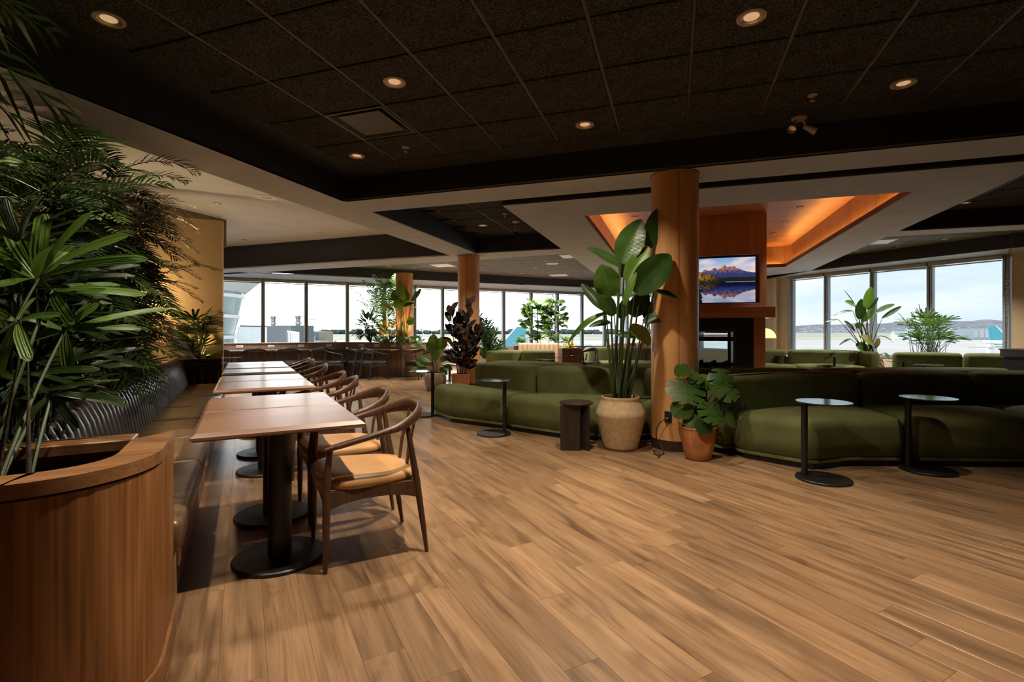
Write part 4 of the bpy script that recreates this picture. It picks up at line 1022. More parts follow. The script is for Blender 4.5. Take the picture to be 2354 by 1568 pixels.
for p, q, xs in ((K0,K1,(.55,1.28,2.0,2.72,3.42)),(K1,K2,(.45,.92,1.45)),(K2,K3,(.5,))):
    for x in xs:
        d = (q-p).normalized(); M_ = Matrix.Translation(p) @ Matrix.Rotation(math.atan2(d.y,d.x),4,'Z')
        oo = MB().box(x-.075,x+.075,.332,.342,.785,.85,.003,M=M_).build('outlet_plate', WHITEP, ct, smooth=0)
        for k in (-.035,.0,.035): MB().box(x+k-.010,x+k+.010,.3295,.333,.803,.832,.001,M=M_).build('socket', plain('socket_grey',(.35,.33,.31),.5), oo, smooth=0)
isl = MB().prism([tuple(v) for v in ((-4.2,13.65),(-2.95,13.22),(-2.1,13.66),(-1.9,14.6),(-3.6,15.2))], .80, .87); isl.build('planter_soil', SOIL, ct, smooth=0)
bc = armchair('counter_chair', 'x', 'chair', plain('black_ash', (.017,.017,.019), .42, var=.2), BLACKL, 'black armchairs at the window counter', True)
def along(p, q, t, off):
    d = (q-p).normalized(); return p.lerp(q,t)+Vector((d.y,-d.x,0))*off, math.atan2(d.y,d.x)+PI/2
cc = [(K0,K1,.235,.40,0,'black armchair at the window counter, leftmost, beside the tan partition'),(K0,K1,.445,.40,.0,'black armchair at the window counter, second from the tan partition'),(K0,K1,.645,.40,.0,'black armchair at the window counter, third from the tan partition'),
      (K0,K1,.86,.42,.05,'black armchair at the window counter, fourth from the partition, seen from behind'),(K1,K2,.20,.66,-1.15,'black armchair turned sideways at the bend of the window counter'),
      (K1,K2,.50,.45,-.55,'black armchair right of the counter bend, overlapped by its neighbour'),(K1,K2,.80,.58,-.45,'black armchair at the counter corner, in front of the palm planter'),(K2,K3,.30,.55,.35,'black armchair right of the counter corner, half behind the potted lily')]
for i, (p, q, t, off, tw_, lab) in enumerate(cc):
    c = bc if i == 0 else copy_tree(bc)
    loc, an = along(p, q, t, off); c.location = loc; c.rotation_euler = (0,0,an+tw_); c['label'] = lab
lc = copy_tree(bc); pp_ = at(1345,845,0); lc.location = (1.83,12.3,0); lc.rotation_euler = (0,0,2.2); lc['label'] = 'black armchair beside the brown planter box, behind the left sofa'; lc['group'] = 'black chairs in the lounge'

# ================================================================ channelled bench, planter boxes, cabinet, lamps
def bench(label, X, Y, an, n, w, h_, lean=.12):
    o = root('channelled_bench', label, 'bench', (X,Y,0), an)
    m_ = plain('tan_upholstery', (.34,.20,.105), .6, var=.1)
    MB().box(0, n*w, -.02, .5, 0, .42, .01).build('seat_base', plain('bench_brown', (.22,.11,.06), .6), o, smooth=0)
    for i in range(n):
        mb = MB(); pr = [(0,.42),(.03,.6),(.09,h_-.04),(.11,h_),(.17,h_+.01),(.19,h_-.03)]
        for (y, z) in pr:
            for k in range(5):
                q = -1+2*k/4; mb.v.append((i*w+w/2+q*w*.48, y-.022*math.sqrt(max(0,1-q*q)), z))
        for a in range(len(pr)-1):
            for k in range(4): mb.f.append((a*5+k, a*5+k+1, a*5+6+k, a*5+5+k))
        mb.build('channel', m_, o, 60)
    MB().box(0, n*w, .10, .19, .0, h_-.03, .01).build('back_board', plain('bench_dark', (.10,.05,.03), .6), o, smooth=0)
    return o
bench('tan channelled bench back standing before the fig planter', .16, 13.0, -.12, 9, .118, .885)
bench('tan channelled bench seen between the plant stems and the column', 2.95, 14.6, -.1, 9, .12, .86)
o = root('planter_box', 'square dark brown wooden planter box holding the yellow croton', 'planter', (1.42,12.0,0), .1)
BOXW = wood('box_walnut', ((.085,.035,.022),(.12,.052,.032),(.16,.07,.044)), 'Z', .5)
for q in ((-.25,.25,-.25,-.22),(-.25,.25,.22,.25),(-.25,-.22,-.22,.22),(.22,.25,-.22,.22)): MB().box(*q,0,.80,.003).build('side_panel', BOXW, o, smooth=0)
MB().box(-.22,.22,-.22,.22,.70,.76).build('potting_soil', SOIL, o, smooth=0)
o = root('fig_planter', 'long low planter behind the tan bench holding figs and shrubs', 'planter', (.05,13.9,0), .25)
for q in ((0,1.9,0,.04),(0,1.9,.66,.70),(0,.04,.04,.66),(1.86,1.9,.04,.66)): MB().box(*q,0,.78,.003).build('side_panel', BOXW, o, smooth=0)
MB().box(.04,1.86,.04,.66,.68,.74).build('potting_soil', SOIL, o, smooth=0)
o = root('cabinet', 'black cabinet with overhanging top at the right frame edge', 'cabinet', at(2362,858,.0)+Vector((0,-4.6,0)), -.6)
o.location = (8.06,7.55,0); o.rotation_euler = (0,0,.1)
MB().box(-.22,.5,-.3,.3,0,.80,.004).build('body', plain('cabinet_black', (.008,.008,.009), .6, spec=.2), o, smooth=0)
MB().box(-.26,.54,-.34,.34,.90,.925,.004).build('cabinet_top', plain('cabinet_top_brown', (.05,.03,.02), .4), o, smooth=0)
MB().box(-.25,.53,-.33,.33,.80,.90,.004).build('drawer_band', BLK, o, smooth=0)
for s in (-.1,.2): MB().tube([(s-.08,-.305,.55),(s+.08,-.305,.55)], .006, 8).build('handle', ALU, o)
def dome_lamp(label, X, Y, zc, r):
    o = root('dome_lamp', label, 'lamp', (X,Y,0), 0, 'dome table lamps')
    m_ = glow('lamp_shade_glow', (1.0,.62,.25), 1.0)
    MB().lathe([(r*math.cos(t*PI/2/8), r*.95*math.sin(t*PI/2/8)) for t in range(9)], 32, (0,0,zc), closed=False).build('shade', m_, o)
    MB().tube([(0,0,.42),(0,0,zc+r*.5)], .012, 10).build('stem', ALU, o)
    MB().lathe([(.09,.405),(.09,.42),(.02,.43),(0,.43)], 24).build('lamp_base', ALU, o)
    d = bpy.data.lights.new('lamp_bulb', 'POINT'); d.energy = 14; d.color = (1,.66,.34); d.shadow_soft_size = .06; l = bpy.data.objects.new('lamp_bulb', d); C.objects.link(l); l.parent = o; l.location = (0,0,zc-.05)
    t = root('lamp_table', 'small round table under the '+label.split(' glowing')[0], 'table', (X,Y,0), 0)
    MB().lathe([(.24,.38),(.25,.385),(.25,.40),(0,.402)], 32).build('table_top', WALNUT, t); MB().lathe([(.03,.015),(.03,.385)], 16).build('post', STEEL, t); MB().lathe([(.16,0),(.16,.015),(0,.016)], 28).build('base_disc', STEEL, t)
dome_lamp('cream dome lamp glowing beside the fireplace pier', 6.62, 12.9, 1.03, .27)
dome_lamp('amber dome lamp glowing behind the dark rubber plant', -1.52, 12.0, .90, .20)
# outlet on the big column, plug and cable
cp = UV(0.0,5.37); o = root('column_outlet', 'black double outlet with a plugged-in cable on the big column', 'outlet')
d_ = Vector((-.55,-.84,0)).normalized(); base = cp+d_*.235; M_ = Matrix.Translation(base+Vector((0,0,.345))) @ Matrix.Rotation(math.atan2(d_.y,d_.x)+PI/2,4,'Z')
MB().box(-.035,.035,-.012,.012,-.06,.06,.004,M=M_).build('cover_plate', BLK, o, smooth=0)
MB().box(-.016,.016,-.05,-.01,-.04,-.005,.004,M=M_).build('plug', BLACKL, o, smooth=0)
a = M_ @ Vector((0,-.05,-.022))
pts = [a, a+Vector((-.05,-.03,.0)), a+Vector((-.10,-.01,-.08)), a+Vector((-.09,.03,-.2)), Vector((a.x-.05,a.y,.06)), Vector((a.x-.06,a.y-.08,.012)), Vector((a.x-.13,a.y-.14,.010)), Vector((a.x-.15,a.y-.05,.03)), Vector((a.x-.09,a.y-.03,.012)), Vector((a.x-.12,a.y-.16,.010)), Vector((a.x-.16,a.y-.24,.010))]
sm_ = []
for i in range(len(pts)-1):
    p0, p1, p2, p3 = pts[max(i-1,0)], pts[i], pts[i+1], pts[min(i+2,len(pts)-1)]
    for k in range(6):
        t = k/6; sm_.append(.5*((2*p1)+(p2-p0)*t+(2*p0-5*p1+4*p2-p3)*t*t+(3*p1-p0-3*p2+p3)*t**3))
MB().tube(sm_, .006, 6).build('cable', BLACKL, o)
# ================================================================ plants
UPV = Vector((0,0,1))
def prof_fn(kind):
    if kind == 'paddle': return lambda t: math.sin(PI*min(1,t*.94+.05))**.62*(1-.18*t)
    if kind == 'oval':   return lambda t: math.sin(PI*min(.995,t*.96+.03))**.75
    if kind == 'lance':  return lambda t: math.sin(PI*min(.995,t**.8*.97+.02))**.9
    if kind == 'strap':  return lambda t: min(1, .35+t*2.2)*(1 if t < .9 else max(.3, 1-(t-.9)*7))
    if kind == 'fiddle': return lambda t: (.55+.45*math.sin(PI*t*.9))*math.sin(PI*min(.99,t*.93+.06))**.5*(.62+.5*t)
    return lambda t: 1
def leaf(mb, base, tip, width, kind='paddle', nrm=None, sag=.0, fold=.25, n=9, cols=2, wave=.0, seed=0.0, tear=0.0, curl=0.0):
    """one leaf blade from base to tip; nrm is the way its upper face looks; cols strips each side of the midrib"""
    base, tip = Vector(base), Vector(tip); L_ = (tip-base).length; w_ = prof_fn(kind)
    nrm = Vector(nrm) if nrm is not None else Vector((0,-.5,.8))
    mid = (base+tip)*.5 + (nrm.normalized()*sag*L_)
    vs = []; nc = 2*cols+1; o_ = len(mb.v)
    for i in range(n+1):
        t = i/n; p = base*(1-t)**2+mid*2*t*(1-t)+tip*t*t; tg_ = ((mid-base)*(1-t)+(tip-mid)*t).normalized()
        side = tg_.cross(nrm)
        side = side.normalized() if side.length > 1e-6 else Vector((1,0,0))
        up = side.cross(tg_).normalized(); hw = width*.5*w_(t)
        for k in range(nc):
            q = (k-cols)/cols; e = fold*abs(q)*hw - curl*q*q*hw
            e += wave*hw*math.sin(t*9+seed+q*2)*abs(q)
            if tear and abs(q) > .6: e += tear*hw*noise.noise(Vector((t*9+seed, q, seed)))
            mb.q[o_+len(vs)] = (q, t, 0); vs.append(p+side*(q*hw)+up*e)
    fs = []
    for i in range(n):
        for k in range(nc-1): fs.append((i*nc+k, i*nc+k+1, (i+1)*nc+k+1, (i+1)*nc+k))
    return mb.add(vs, fs)
def stalk(mb, a, b, r0, r1, bow=.0, dirn=(0,0,1), n=7, sides=6):
    a, b = Vector(a), Vector(b); mid = (a+b)*.5+Vector(dirn)*bow*(b-a).length
    pts = [a*(1-t)**2+mid*2*t*(1-t)+b*t*t for t in (i/n for i in range(n+1))]
    return mb.tube(pts, [r0+(r1-r0)*i/n for i in range(n+1)], sides)
def pot(label, X, Y, prof, mat, soil_r, soil_z, group=None, mat2=None):
    o = root('plant_pot', label, 'pot', (X,Y,0), 0, group)
    MB().lathe(prof, 48, closed=False).build('pot_body', mat, o, 50)
    mb = MB(); n = 28
    for k in range(5):
        r = soil_r*k/4
        for i in range(n): a = 2*PI*i/n; mb.v.append((r*math.cos(a), r*math.sin(a), soil_z+.012*noise.noise(Vector((r*30*math.cos(a), r*30*math.sin(a), X)))+.01*(1-k/4)))
    for k in range(4):
        for i in range(n): mb.f.append((k*n+i, k*n+(i+1)%n, (k+1)*n+(i+1)%n, (k+1)*n+i))
    mb.build('potting_soil', SOIL, o, 60)
    c = MB()
    for i in range(60):
        r, a = soil_r*math.sqrt(R.random())*.95, R.uniform(0,6.3); q = R.uniform(.006,.016)
        c.box(-q,q,-q*.6,q*.6,-q*.3,q*.3,M=Matrix.Translation((r*math.cos(a), r*math.sin(a), soil_z+.018)) @ Matrix.Rotation(R.uniform(0,6),4,(.3,.2,1)))
    c.build('bark_chips', MULCH, o, 0, kind='stuff')
    return o

# ---- the big banana-leaved plant in the sand-coloured urn
UX, UY = 1.115, 5.06
pot('large sand-coloured stoneware urn with wide shoulder', UX, UY,
    [(0,.004),(.155,.0),(.172,.012),(.178,.03),(.20,.12),(.228,.24),(.250,.335),(.252,.355),(.240,.39),(.212,.455),(.196,.485),(.192,.505),(.196,.522),(.190,.532),(.178,.530),(.172,.510),(.172,.45)], STONE, .174, .49)
bp_ = root('bird_of_paradise', 'tall banana-leaved plant rising from the sand-coloured urn', 'plant', (0,0,0))
def Z7(x, y, dy=0.0): return P(1300+x/3.137, 460+y/3.137, UY+dy)
big = [ # base, tip, width px (zoomed), normal, sag, material, depth offset, stem foot index
 ((400,455),(548,140),215,(-.25,-.95,.25),.05,L_BIRD,-.02,1), ((598,342),(668,62),150,(.1,-.9,.2),.03,L_BIRD,-.05,5),
 ((388,480),(150,345),120,(-.2,-.55,.9),.12,L_BIRD,.12,0), ((328,695),(255,468),205,(-.1,-1,.15),.04,L_BIRDL,-.15,0),
 ((440,585),(600,335),150,(-.35,-.9,.2),.04,L_BIRDL,-.08,3), ((500,668),(755,395),235,(.1,-.9,.35),.08,L_BIRD,-.18,4),
 ((425,755),(512,520),78,(-.8,-.6,.1),.03,L_BIRDL,-.25,2), ((640,655),(825,725),72,(.1,-.7,.7),.10,L_BIRD,-.22,6),
 ((475,835),(590,660),150,(.1,-.9,.3),.05,L_BIRD,.05,3), ((560,880),(742,836),100,(.2,-.8,.6),.12,L_BIRD,-.05,6),
 ((470,905),(612,1048),125,(.25,-.95,.35),.16,L_YEL,-.16,4), ((505,985),(365,975),62,(0,-.8,.6),.12,L_BIRD,-.1,3),
 ((292,815),(18,1035),62,(-.3,-.75,.7),.28,L_BIRDL,-.1,0), ((325,882),(168,915),62,(-.1,-.8,.6),.18,L_BIRD,.0,1),
 ((272,790),(115,605),95,(-.3,-.6,.6),.05,L_BIRD,.3,1), ((352,830),(225,650),130,(-.2,-.9,.3),.06,L_BIRD,.2,2),
 ((398,855),(445,695),95,(0,-1,.2),.05,L_BIRD,.15,2), ((600,880),(560,690),120,(.3,-.9,.2),.05,L_BIRD,.15,5), ((420,560),(470,360),150,(.2,-.9,.2),.05,L_BIRD,.25,3)]
feet = [(-.075,-.02),(-.055,.03),(-.02,-.06),(.005,.03),(.03,-.05),(.06,.02),(.075,-.03)]
for i, (b, t, w, nr_, sg, m, dy, k) in enumerate(big):
    B_, T_ = Z7(*b, dy), Z7(*t, dy+(.12 if i in (2,12,14) else -.02)); wd = w/3.137*UY/F
    mb = MB(); leaf(mb, B_, T_, wd, 'paddle', nr_, sg, .22, 12, 3, .05, i*1.7, .10); lo = mb.build('leaf', m, bp_, 60)
    MB().tube([B_+(T_-B_)*.0, B_.lerp(T_,.5)+Vector(nr_).normalized()*(sg*.5*(T_-B_).length-.004), T_], [.006,.004,.001], 5).build('midrib', STEM, lo)
    ft = Vector((UX+feet[k][0]+R.uniform(-.012,.012), UY+feet[k][1]+R.uniform(-.012,.012), .48))
    st_ = MB(); stalk(st_, ft, B_, .013, .006, .06, (((B_.x-ft.x)*-.8), 0, .3), 9, 7); st_.build('stem', STEM, bp_)

# ---- monstera in the terracotta pot
MX, MY = 1.745, 4.62
pot('round terracotta pot beside the big column', MX, MY, [(0,.004),(.098,.0),(.112,.012),(.135,.09),(.150,.19),(.153,.25),(.151,.285),(.160,.292),(.160,.302),(.150,.306),(.140,.300),(.138,.26)], TERRA, .14, .272)
mo = root('monstera', 'split-leaved monstera in the terracotta pot', 'plant', (0,0,0))
def split_leaf(mb, c, tipdir, nrm, size, splits=4, cup=.18):
    """heart-shaped leaf with cuts from the rim toward the midrib; c = where the stem joins"""
    c = Vector(c); t = Vector(tipdir).normalized(); nrm = Vector(nrm).normalized(); t = (t-nrm*t.dot(nrm)).normalized(); s = t.cross(nrm).normalized()
    n = 50
    def pt(side, u):                                  # rim of one half, u 0 (lobe behind the stem) .. 1 (tip)
        a = PI*(1-u)*.93; r = size*(.36+.30*math.sin(a)**.9+.26*max(0,math.cos(a))**2.0)*(1 if a < 2.2 else 1-.25*(a-2.2))
        return r*math.sin(a)*side*1.12, r*math.cos(a)*1.05
    for side in (1,-1):
        vs = []; fs = []
        for i in range(n+1):
            u = i/n; x, y = pt(side, u); cut = 1.0
            if splits:
                ph = u*(splits+1)*1.0; fr_ = ph-math.floor(ph)
                if .15 < u < .95 and fr_ < .17: cut = .36
            yin = max(-size*.02, y*.75)
            for q in (0,.5,1.0):
                xx, yy = x*q*(cut if q == 1 else min(1,cut+.0)), yin*(1-q)+y*q if q < 1 else (yin*(1-cut)+y*cut)
                if q == 0: xx, yy = 0, yin
                zz = -cup*size*((xx/size)**2*2.2+.5*max(0,(yy/size)-.3)**2)+.05*size*abs(xx)/size
                vs.append(c+s*xx+t*yy+nrm*zz)
        for i in range(n):
            for k in range(2): 
                f = (i*3+k, i*3+k+1, i*3+4+k, i*3+3+k); fs.append(f if side > 0 else f[::-1])
        mb.add(vs, fs)
    return mb
def Z4(x, y, dy=0.0): return P(1480+x/3.92, 800+y/3.92, MY+dy)
mons = [((385,360),(-.1,-.3,-1),(-.15,-.85,.5),.30,-.02,4),((735,345),(.55,-.3,-.6),(.3,-.75,.6),.27,.02,4),((620,560),(.1,-.35,-1),(.1,-.9,.35),.24,-.16,4),((345,545),(-.1,-.2,-.9),(-.5,-.8,.25),.17,-.05,0),
        ((800,625),(.0,-.2,-1),(.55,-.8,.1),.17,-.02,0),((555,690),(.25,-.3,-1),(.1,-.95,.1),.155,-.2,0),((450,240),(.3,-.1,-.7),(.1,-.7,.7),.19,.08,2),((345,215),(-.3,-.2,.9),(-.3,-.8,.2),.13,.03,0),
        ((490,520),(.4,-.3,-.6),(.0,-.7,.7),.17,.0,2),((700,280),(.1,.0,.9),(.1,-.8,.3),.20,.08,2),((440,650),(-.3,-.3,-.8),(-.2,-.8,.4),.14,-.05,0),((760,450),(.5,-.2,-.8),(.4,-.8,.3),.20,.06,3),((540,300),(.4,0,.3),(.1,-.6,.8),.16,.12,0)]
for i, (p, td, nr_, sz, dy, k) in enumerate(mons):
    c = Z4(*p, dy); mb = MB(); split_leaf(mb, c, td, Vector(nr_)+Vector((R.uniform(-.35,.35),0,R.uniform(-.25,.35))), sz*.84, k); mb.build('leaf', L_MON, mo, 60)
    ft = Vector((MX-.05+R.uniform(-.03,.05), MY+R.uniform(-.04,.04), .27)); sm = MB(); stalk(sm, ft, c-Vector(nr_).normalized()*.004, .008, .004, .12, (c.x-ft.x, .1, .6), 8, 6); sm.build('stem', STEM, mo)
sm = MB(); stalk(sm, (MX-.055,MY-.03,.27), Z4(395,470,-.02), .013, .008, .03, (0,0,1)); sm.build('main_stem', STEM, mo)

# ---- generic builders for the smaller plants
def broad_plant(name, label, foot, leaves, mat, stem_r=.006, kind='oval', fold=.2, n=7, cols=2, wave=.04):
    o = root(name, label, 'plant', (0,0,0)); foot = Vector(foot)
    for i, (b, t, w, nr_, sg) in enumerate(leaves):
        mb = MB(); leaf(mb, b, t, w, kind, nr_, sg, fold, n, cols, wave, i*1.3); mb.build('leaf', mat if not callable(mat) else mat(i), o, 60)
        sm = MB(); stalk(sm, foot+Vector((R.uniform(-.04,.04),R.uniform(-.04,.04),0)), b, stem_r, stem_r*.6, .08, (0,0,1), 6, 5); sm.build('stem', STEM, o)
    return o
def scatter_leaves(c, rad, n, ln, wd, up=.3, droop=.2, seed=1, shell=.55):
    q = random.Random(seed); out_ = []
    for i in range(n):
        th, ph = q.uniform(0,2*PI), math.acos(q.uniform(-.75,1)); k = shell+(1-shell)*q.random()
        d = Vector((math.sin(ph)*math.cos(th), math.sin(ph)*math.sin(th), math.cos(ph)))
        b = Vector(c)+Vector((d.x*rad[0], d.y*rad[1], d.z*rad[2]))*k*.82; dd = (d+Vector((0,0,up-droop))).normalized()
        l = ln*q.uniform(.7,1.15); nr_ = (d*.6+UPV*.8-Vector((0,.5,0))*.6).normalized()
        out_.append((b, b+dd*l, wd*q.uniform(.8,1.15), nr_, q.uniform(.05,.2)))
    return out_
def px(x, y, Y): return P(x, y, Y)
# peace lily in the glazed pot at left
LX, LY = -1.555, 10.0
pot('squat taupe glazed pot by the left end of the green sofa', LX, LY, [(0,.004),(.15,0),(.17,.01),(.215,.14),(.222,.24),(.205,.34),(.19,.365),(.178,.362),(.172,.33)], GLAZE, .174, .335)
pts_ = [((1000,800),(997,768),28),((1008,806),(1022,775),28),((993,812),(988,782),22),((985,838),(955,832),20),((980,845),(941,856),18),((1010,830),(1030,822),18),((1020,842),(1040,850),16),((990,832),(965,818),18),((1000,830),(1003,800),24),
        ((1012,845),(1028,862),16),((975,850),(962,862),14),((1000,815),(1012,792),26),((972,800),(944,790),8),((1020,830),(1045,812),14)]
lv = [(px(b[0],b[1],LY-.12+.03*(i%5)), px(t[0],t[1],LY-.16+.04*(i%4)), w*LY/F, (R.uniform(-.4,.4),-.8,.5), .12) for i,(b,t,w) in enumerate(pts_)]
broad_plant('peace_lily', 'leafy green plant in the taupe glazed pot, left of the rubber plant', (LX,LY,.335), lv, lambda i: L_BIRDL if i in (0,1,8,11) else L_SHRUB, kind='oval')
# rubber plant in front of the far column
RX, RY = -1.03, 9.85
pot('plain terracotta pot under the dark rubber plant', RX, RY, [(0,.004),(.14,0),(.15,.01),(.175,.2),(.19,.33),(.195,.35),(.178,.352),(.172,.31)], TERRA, .174, .315)
ru = root('rubber_plant', 'dark burgundy rubber plant in front of the far column', 'plant', (0,0,0))
stems = [((RX-.05,RY,.3),px(1035,720,RY)),((RX+.03,RY-.03,.3),px(1078,705,RY-.05)),((RX,RY+.04,.3),px(1058,740,RY+.05)),((RX+.06,RY,.3),px(1100,770,RY))]
q_ = random.Random(5)
for (a, b) in stems:
    a, b = Vector(a), Vector(b); sm = MB(); stalk(sm, a, b, .011, .006, .02, (0,0,1), 8, 6); sm.build('stem', BARK, ru)
    for j in range(22):
        t = .14+.86*j/21; p = a.lerp(b, t); w = j*2.4+q_.uniform(-.4,.4); el = .35+.75*t+q_.uniform(-.3,.2)
        d = Vector((math.cos(w)*math.cos(el), math.sin(w)*math.cos(el)*.8, math.sin(el))); l = q_.uniform(.20,.29)*(1.05-.15*t)
        mb = MB(); leaf(mb, p+d*.05, p+d*(.05+l), .14, 'oval', (d*-.3+UPV*.8+Vector((0,-.5,0))), .08, .18, 6, 2, .02, j); mb.build('leaf', L_RUB, ru, 60)
        if j % 3 == 0: sm = MB(); stalk(sm, p, p+d*.06, .004, .003, 0, n=2, sides=5); sm.build('petiole', STEM, ru)
# narrow-leaved tree right of the far column
OX, OY = -.45, 11.25
pot('tall dark pot of the narrow-leaved tree by the far column', OX, OY, [(0,.004),(.12,0),(.13,.01),(.16,.3),(.175,.45),(.16,.455),(.152,.42)], plain('charcoal_pot',(.04,.036,.032),.6), .154, .42)
ol = root('oleander', 'bushy narrow-leaved tree right of the far column', 'plant', (0,0,0)); fo = MB(); br = MB(); q_ = random.Random(9)
for i in range(26):
    top = px(1095+q_.uniform(0,58), 690+q_.uniform(0,1)**.8*120+abs(i%7-3)*4, OY+q_.uniform(-.3,.3)); ft = Vector((OX+q_.uniform(-.05,.05), OY+q_.uniform(-.05,.05), .42))
    stalk(br, ft, top, .008, .003, .08, (0,0,1), 6, 4)
    for j in range(40):
        t = .35+.65*j/39; p = ft.lerp(top, t)+UPV*.08*(top-ft).length*2*t*(1-t); w = q_.uniform(0,6.3); el = q_.uniform(.1,1.1)
        d = Vector((math.cos(w)*math.cos(el), math.sin(w)*math.cos(el), math.sin(el))); l = q_.uniform(.09,.16)
        leaf(fo, p, p+d*l, .034, 'lance', (d.y,-.6,.6), .05, .15, 3, 1)
br.build('branches', BARK, ol); fo.build('foliage', L_SHRUB, ol, 60, kind='stuff')
# feathery palms
def frond(mb, path, length_l, pairs=22, droop=.35, wl=.018, vshape=.45, stemr=.006, start=.22, q=R, lean=UPV):
    """path: points of the midrib; leaflets in pairs"""
    P_ = [Vector(p) for p in path]; n = len(P_)-1
    def pt(t):
        x = min(t*n, n-1e-6); i = int(x); f = x-i; p0, p1, p2, p3 = P_[max(i-1,0)], P_[i], P_[i+1], P_[min(i+2,n)]
        return .5*((2*p1)+(p2-p0)*f+(2*p0-5*p1+4*p2-p3)*f*f+(3*p1-p0-3*p2+p3)*f**3)
    m = 14; mb.tube([pt(i/m) for i in range(m+1)], [stemr*(1-.8*i/m) for i in range(m+1)], 5)
    for j in range(pairs):
        t = start+(1-start)*(j+.5)/pairs; p = pt(t); tg_ = (pt(min(1,t+.02))-pt(max(0,t-.02))).normalized(); sd = tg_.cross(lean)
        sd = sd.normalized() if sd.length > 1e-5 else Vector((1,0,0)); up = sd.cross(tg_)
        l = length_l*(math.sin(PI*min(.97,(t-start)/(1-start)*.85+.14))**.7)*q.uniform(.85,1.1)
        for s in (-1,1):
            d = (sd*s*.85+tg_*(.45+.5*(t-start))+up*vshape*.6+Vector((q.uniform(-.12,.12),q.uniform(-.12,.12),q.uniform(-.1,.1)))).normalized()
            mid = p+d*l*.5+UPV*(-droop*l*.12); tip = p+d*l+UPV*(-droop*l*.55); wv = (up.cross(d)).normalized()*wl*.5 if up.cross(d).length > 1e-5 else tg_*wl*.5
            mb.add([p+wv*.35, p-wv*.35, mid-wv, mid+wv, p.lerp(mid,.5)+wv*.9, p.lerp(mid,.5)-wv*.9, mid.lerp(tip,.6)-wv*.6, mid.lerp(tip,.6)+wv*.6, tip],
                   [(0,1,5,4),(4,5,2,3),(3,2,6,7),(7,6,8)])
    return mb
def arc(base, tip, rise, k=4):
    b, t = Vector(base), Vector(tip); m_ = (b+t)*.5+UPV*rise; return [b*(1-i/k)**2+m_*2*(i/k)*(1-i/k)+t*(i/k)**2 for i in range(k+1)]
AY = 13.9
ar = root('areca_palm', 'tall feathery palm standing in the counter planter before the left-hand windows', 'plant', (0,0,0))
acx = px(885,790,AY)
for i, (x, y, rise) in enumerate(((806,662,.55),(818,690,.5),(830,722,.4),(835,645,.6),(858,632,.5),(884,628,.4),(912,630,.4),(940,640,.5),(962,660,.5),(972,700,.45),(845,690,.45),(870,664,.4),(905,668,.35),(930,690,.35),(858,735,.3),(915,735,.25),(890,700,.3),(876,750,.2),(848,668,.5),(928,655,.5),(895,650,.4),(822,745,.3))):
    b = acx+Vector((R.uniform(-.22,.22), R.uniform(-.2,.2), 0)); mb = MB(); frond(mb, arc(b, px(x,y,AY+R.uniform(-.6,.4)), rise), .36, 22, .55, .026, start=.42); mb.build('frond', L_ARECA, ar, 60)
bw = root('small_bird_of_paradise', 'broad-leaved plant standing at the front of the counter planter, right of the palm', 'plant', (0,0,0))
WY = 13.35
for i, (b, t, w, m, nr_) in enumerate((((922,690),(905,667),34,L_BIRDL,(-.2,-.9,.4)),((925,700),(935,668),26,L_BIRDL,(.3,-.9,.3)),((915,692),(880,690),14,L_BIRDL,(0,-.6,.8)),((905,715),(880,700),12,L_YEL,(0,-.6,.8)),((925,705),(952,697),14,L_BIRD,(0,-.7,.7)),
        ((946,692),(968,664),12,L_BIRD,(.5,-.8,.2)),((935,740),(955,737),22,L_BIRDL,(.2,-.9,.3)),((915,712),(918,685),26,L_BIRDL,(.1,-.9,.2)),((930,690),(918,645),20,L_BIRDL,(-.4,-.8,.2)))):
    B_, T_ = px(*b,WY-.02*i), px(*t,WY-.02*i); mb = MB(); leaf(mb, B_, T_, w*WY/F, 'paddle', nr_, .08, .2, 8, 2, .04, i); mb.build('leaf', m, bw, 60)
    sm = MB(); stalk(sm, px(925+R.uniform(-8,12),788,WY), B_, .014, .007, .03); sm.build('stem', STEM, bw)
def cluster(name, label, leaves, mat, kind='oval', foot=None, n=5, cols=1, fold=.2):
    o = root(name, label, 'plant', (0,0,0)); 
    for i, (b, t, w, nr_, sg) in enumerate(leaves):
        mb = MB(); leaf(mb, b, t, w, kind, nr_, sg, fold, n, cols, .05, i); mb.build('leaf', mat, o, 60)
    if foot is not None:
        sm = MB()
        for (b, t, w, nr_, sg) in leaves[::2]: stalk(sm, foot, b, .006, .003, .05, n=4, sides=4)
        sm.build('branches', STEM, o)
    return o
cluster('croton', 'yellow croton low in the counter planter under the broad leaves', scatter_leaves(px(893,762,13.15), (.30,.18,.26), 46, .19, .055, .4, .1, 3), L_CROT, 'lance', px(893,788,13.15))
cluster('schefflera', 'bushy green shrub in the counter planter left of the tall palm', scatter_leaves(px(847,752,13.7), (.36,.28,.46), 150, .24, .06, .2, .3, 4), L_SHRUB, 'lance', px(852,788,13.7))
cluster('low_creeper', 'low leafy plants spilling along the edge of the counter planter', scatter_leaves(px(900,784,12.98), (.62,.16,.10), 80, .10, .06, .5, .1, 5), L_FIG, 'oval', px(900,789,12.98))
cluster('low_creeper', 'low yellow-green plants at the right corner of the counter planter', scatter_leaves(px(950,784,13.2), (.34,.2,.10), 45, .10, .06, .5, .1, 6), L_FIG, 'oval', px(950,789,13.2))
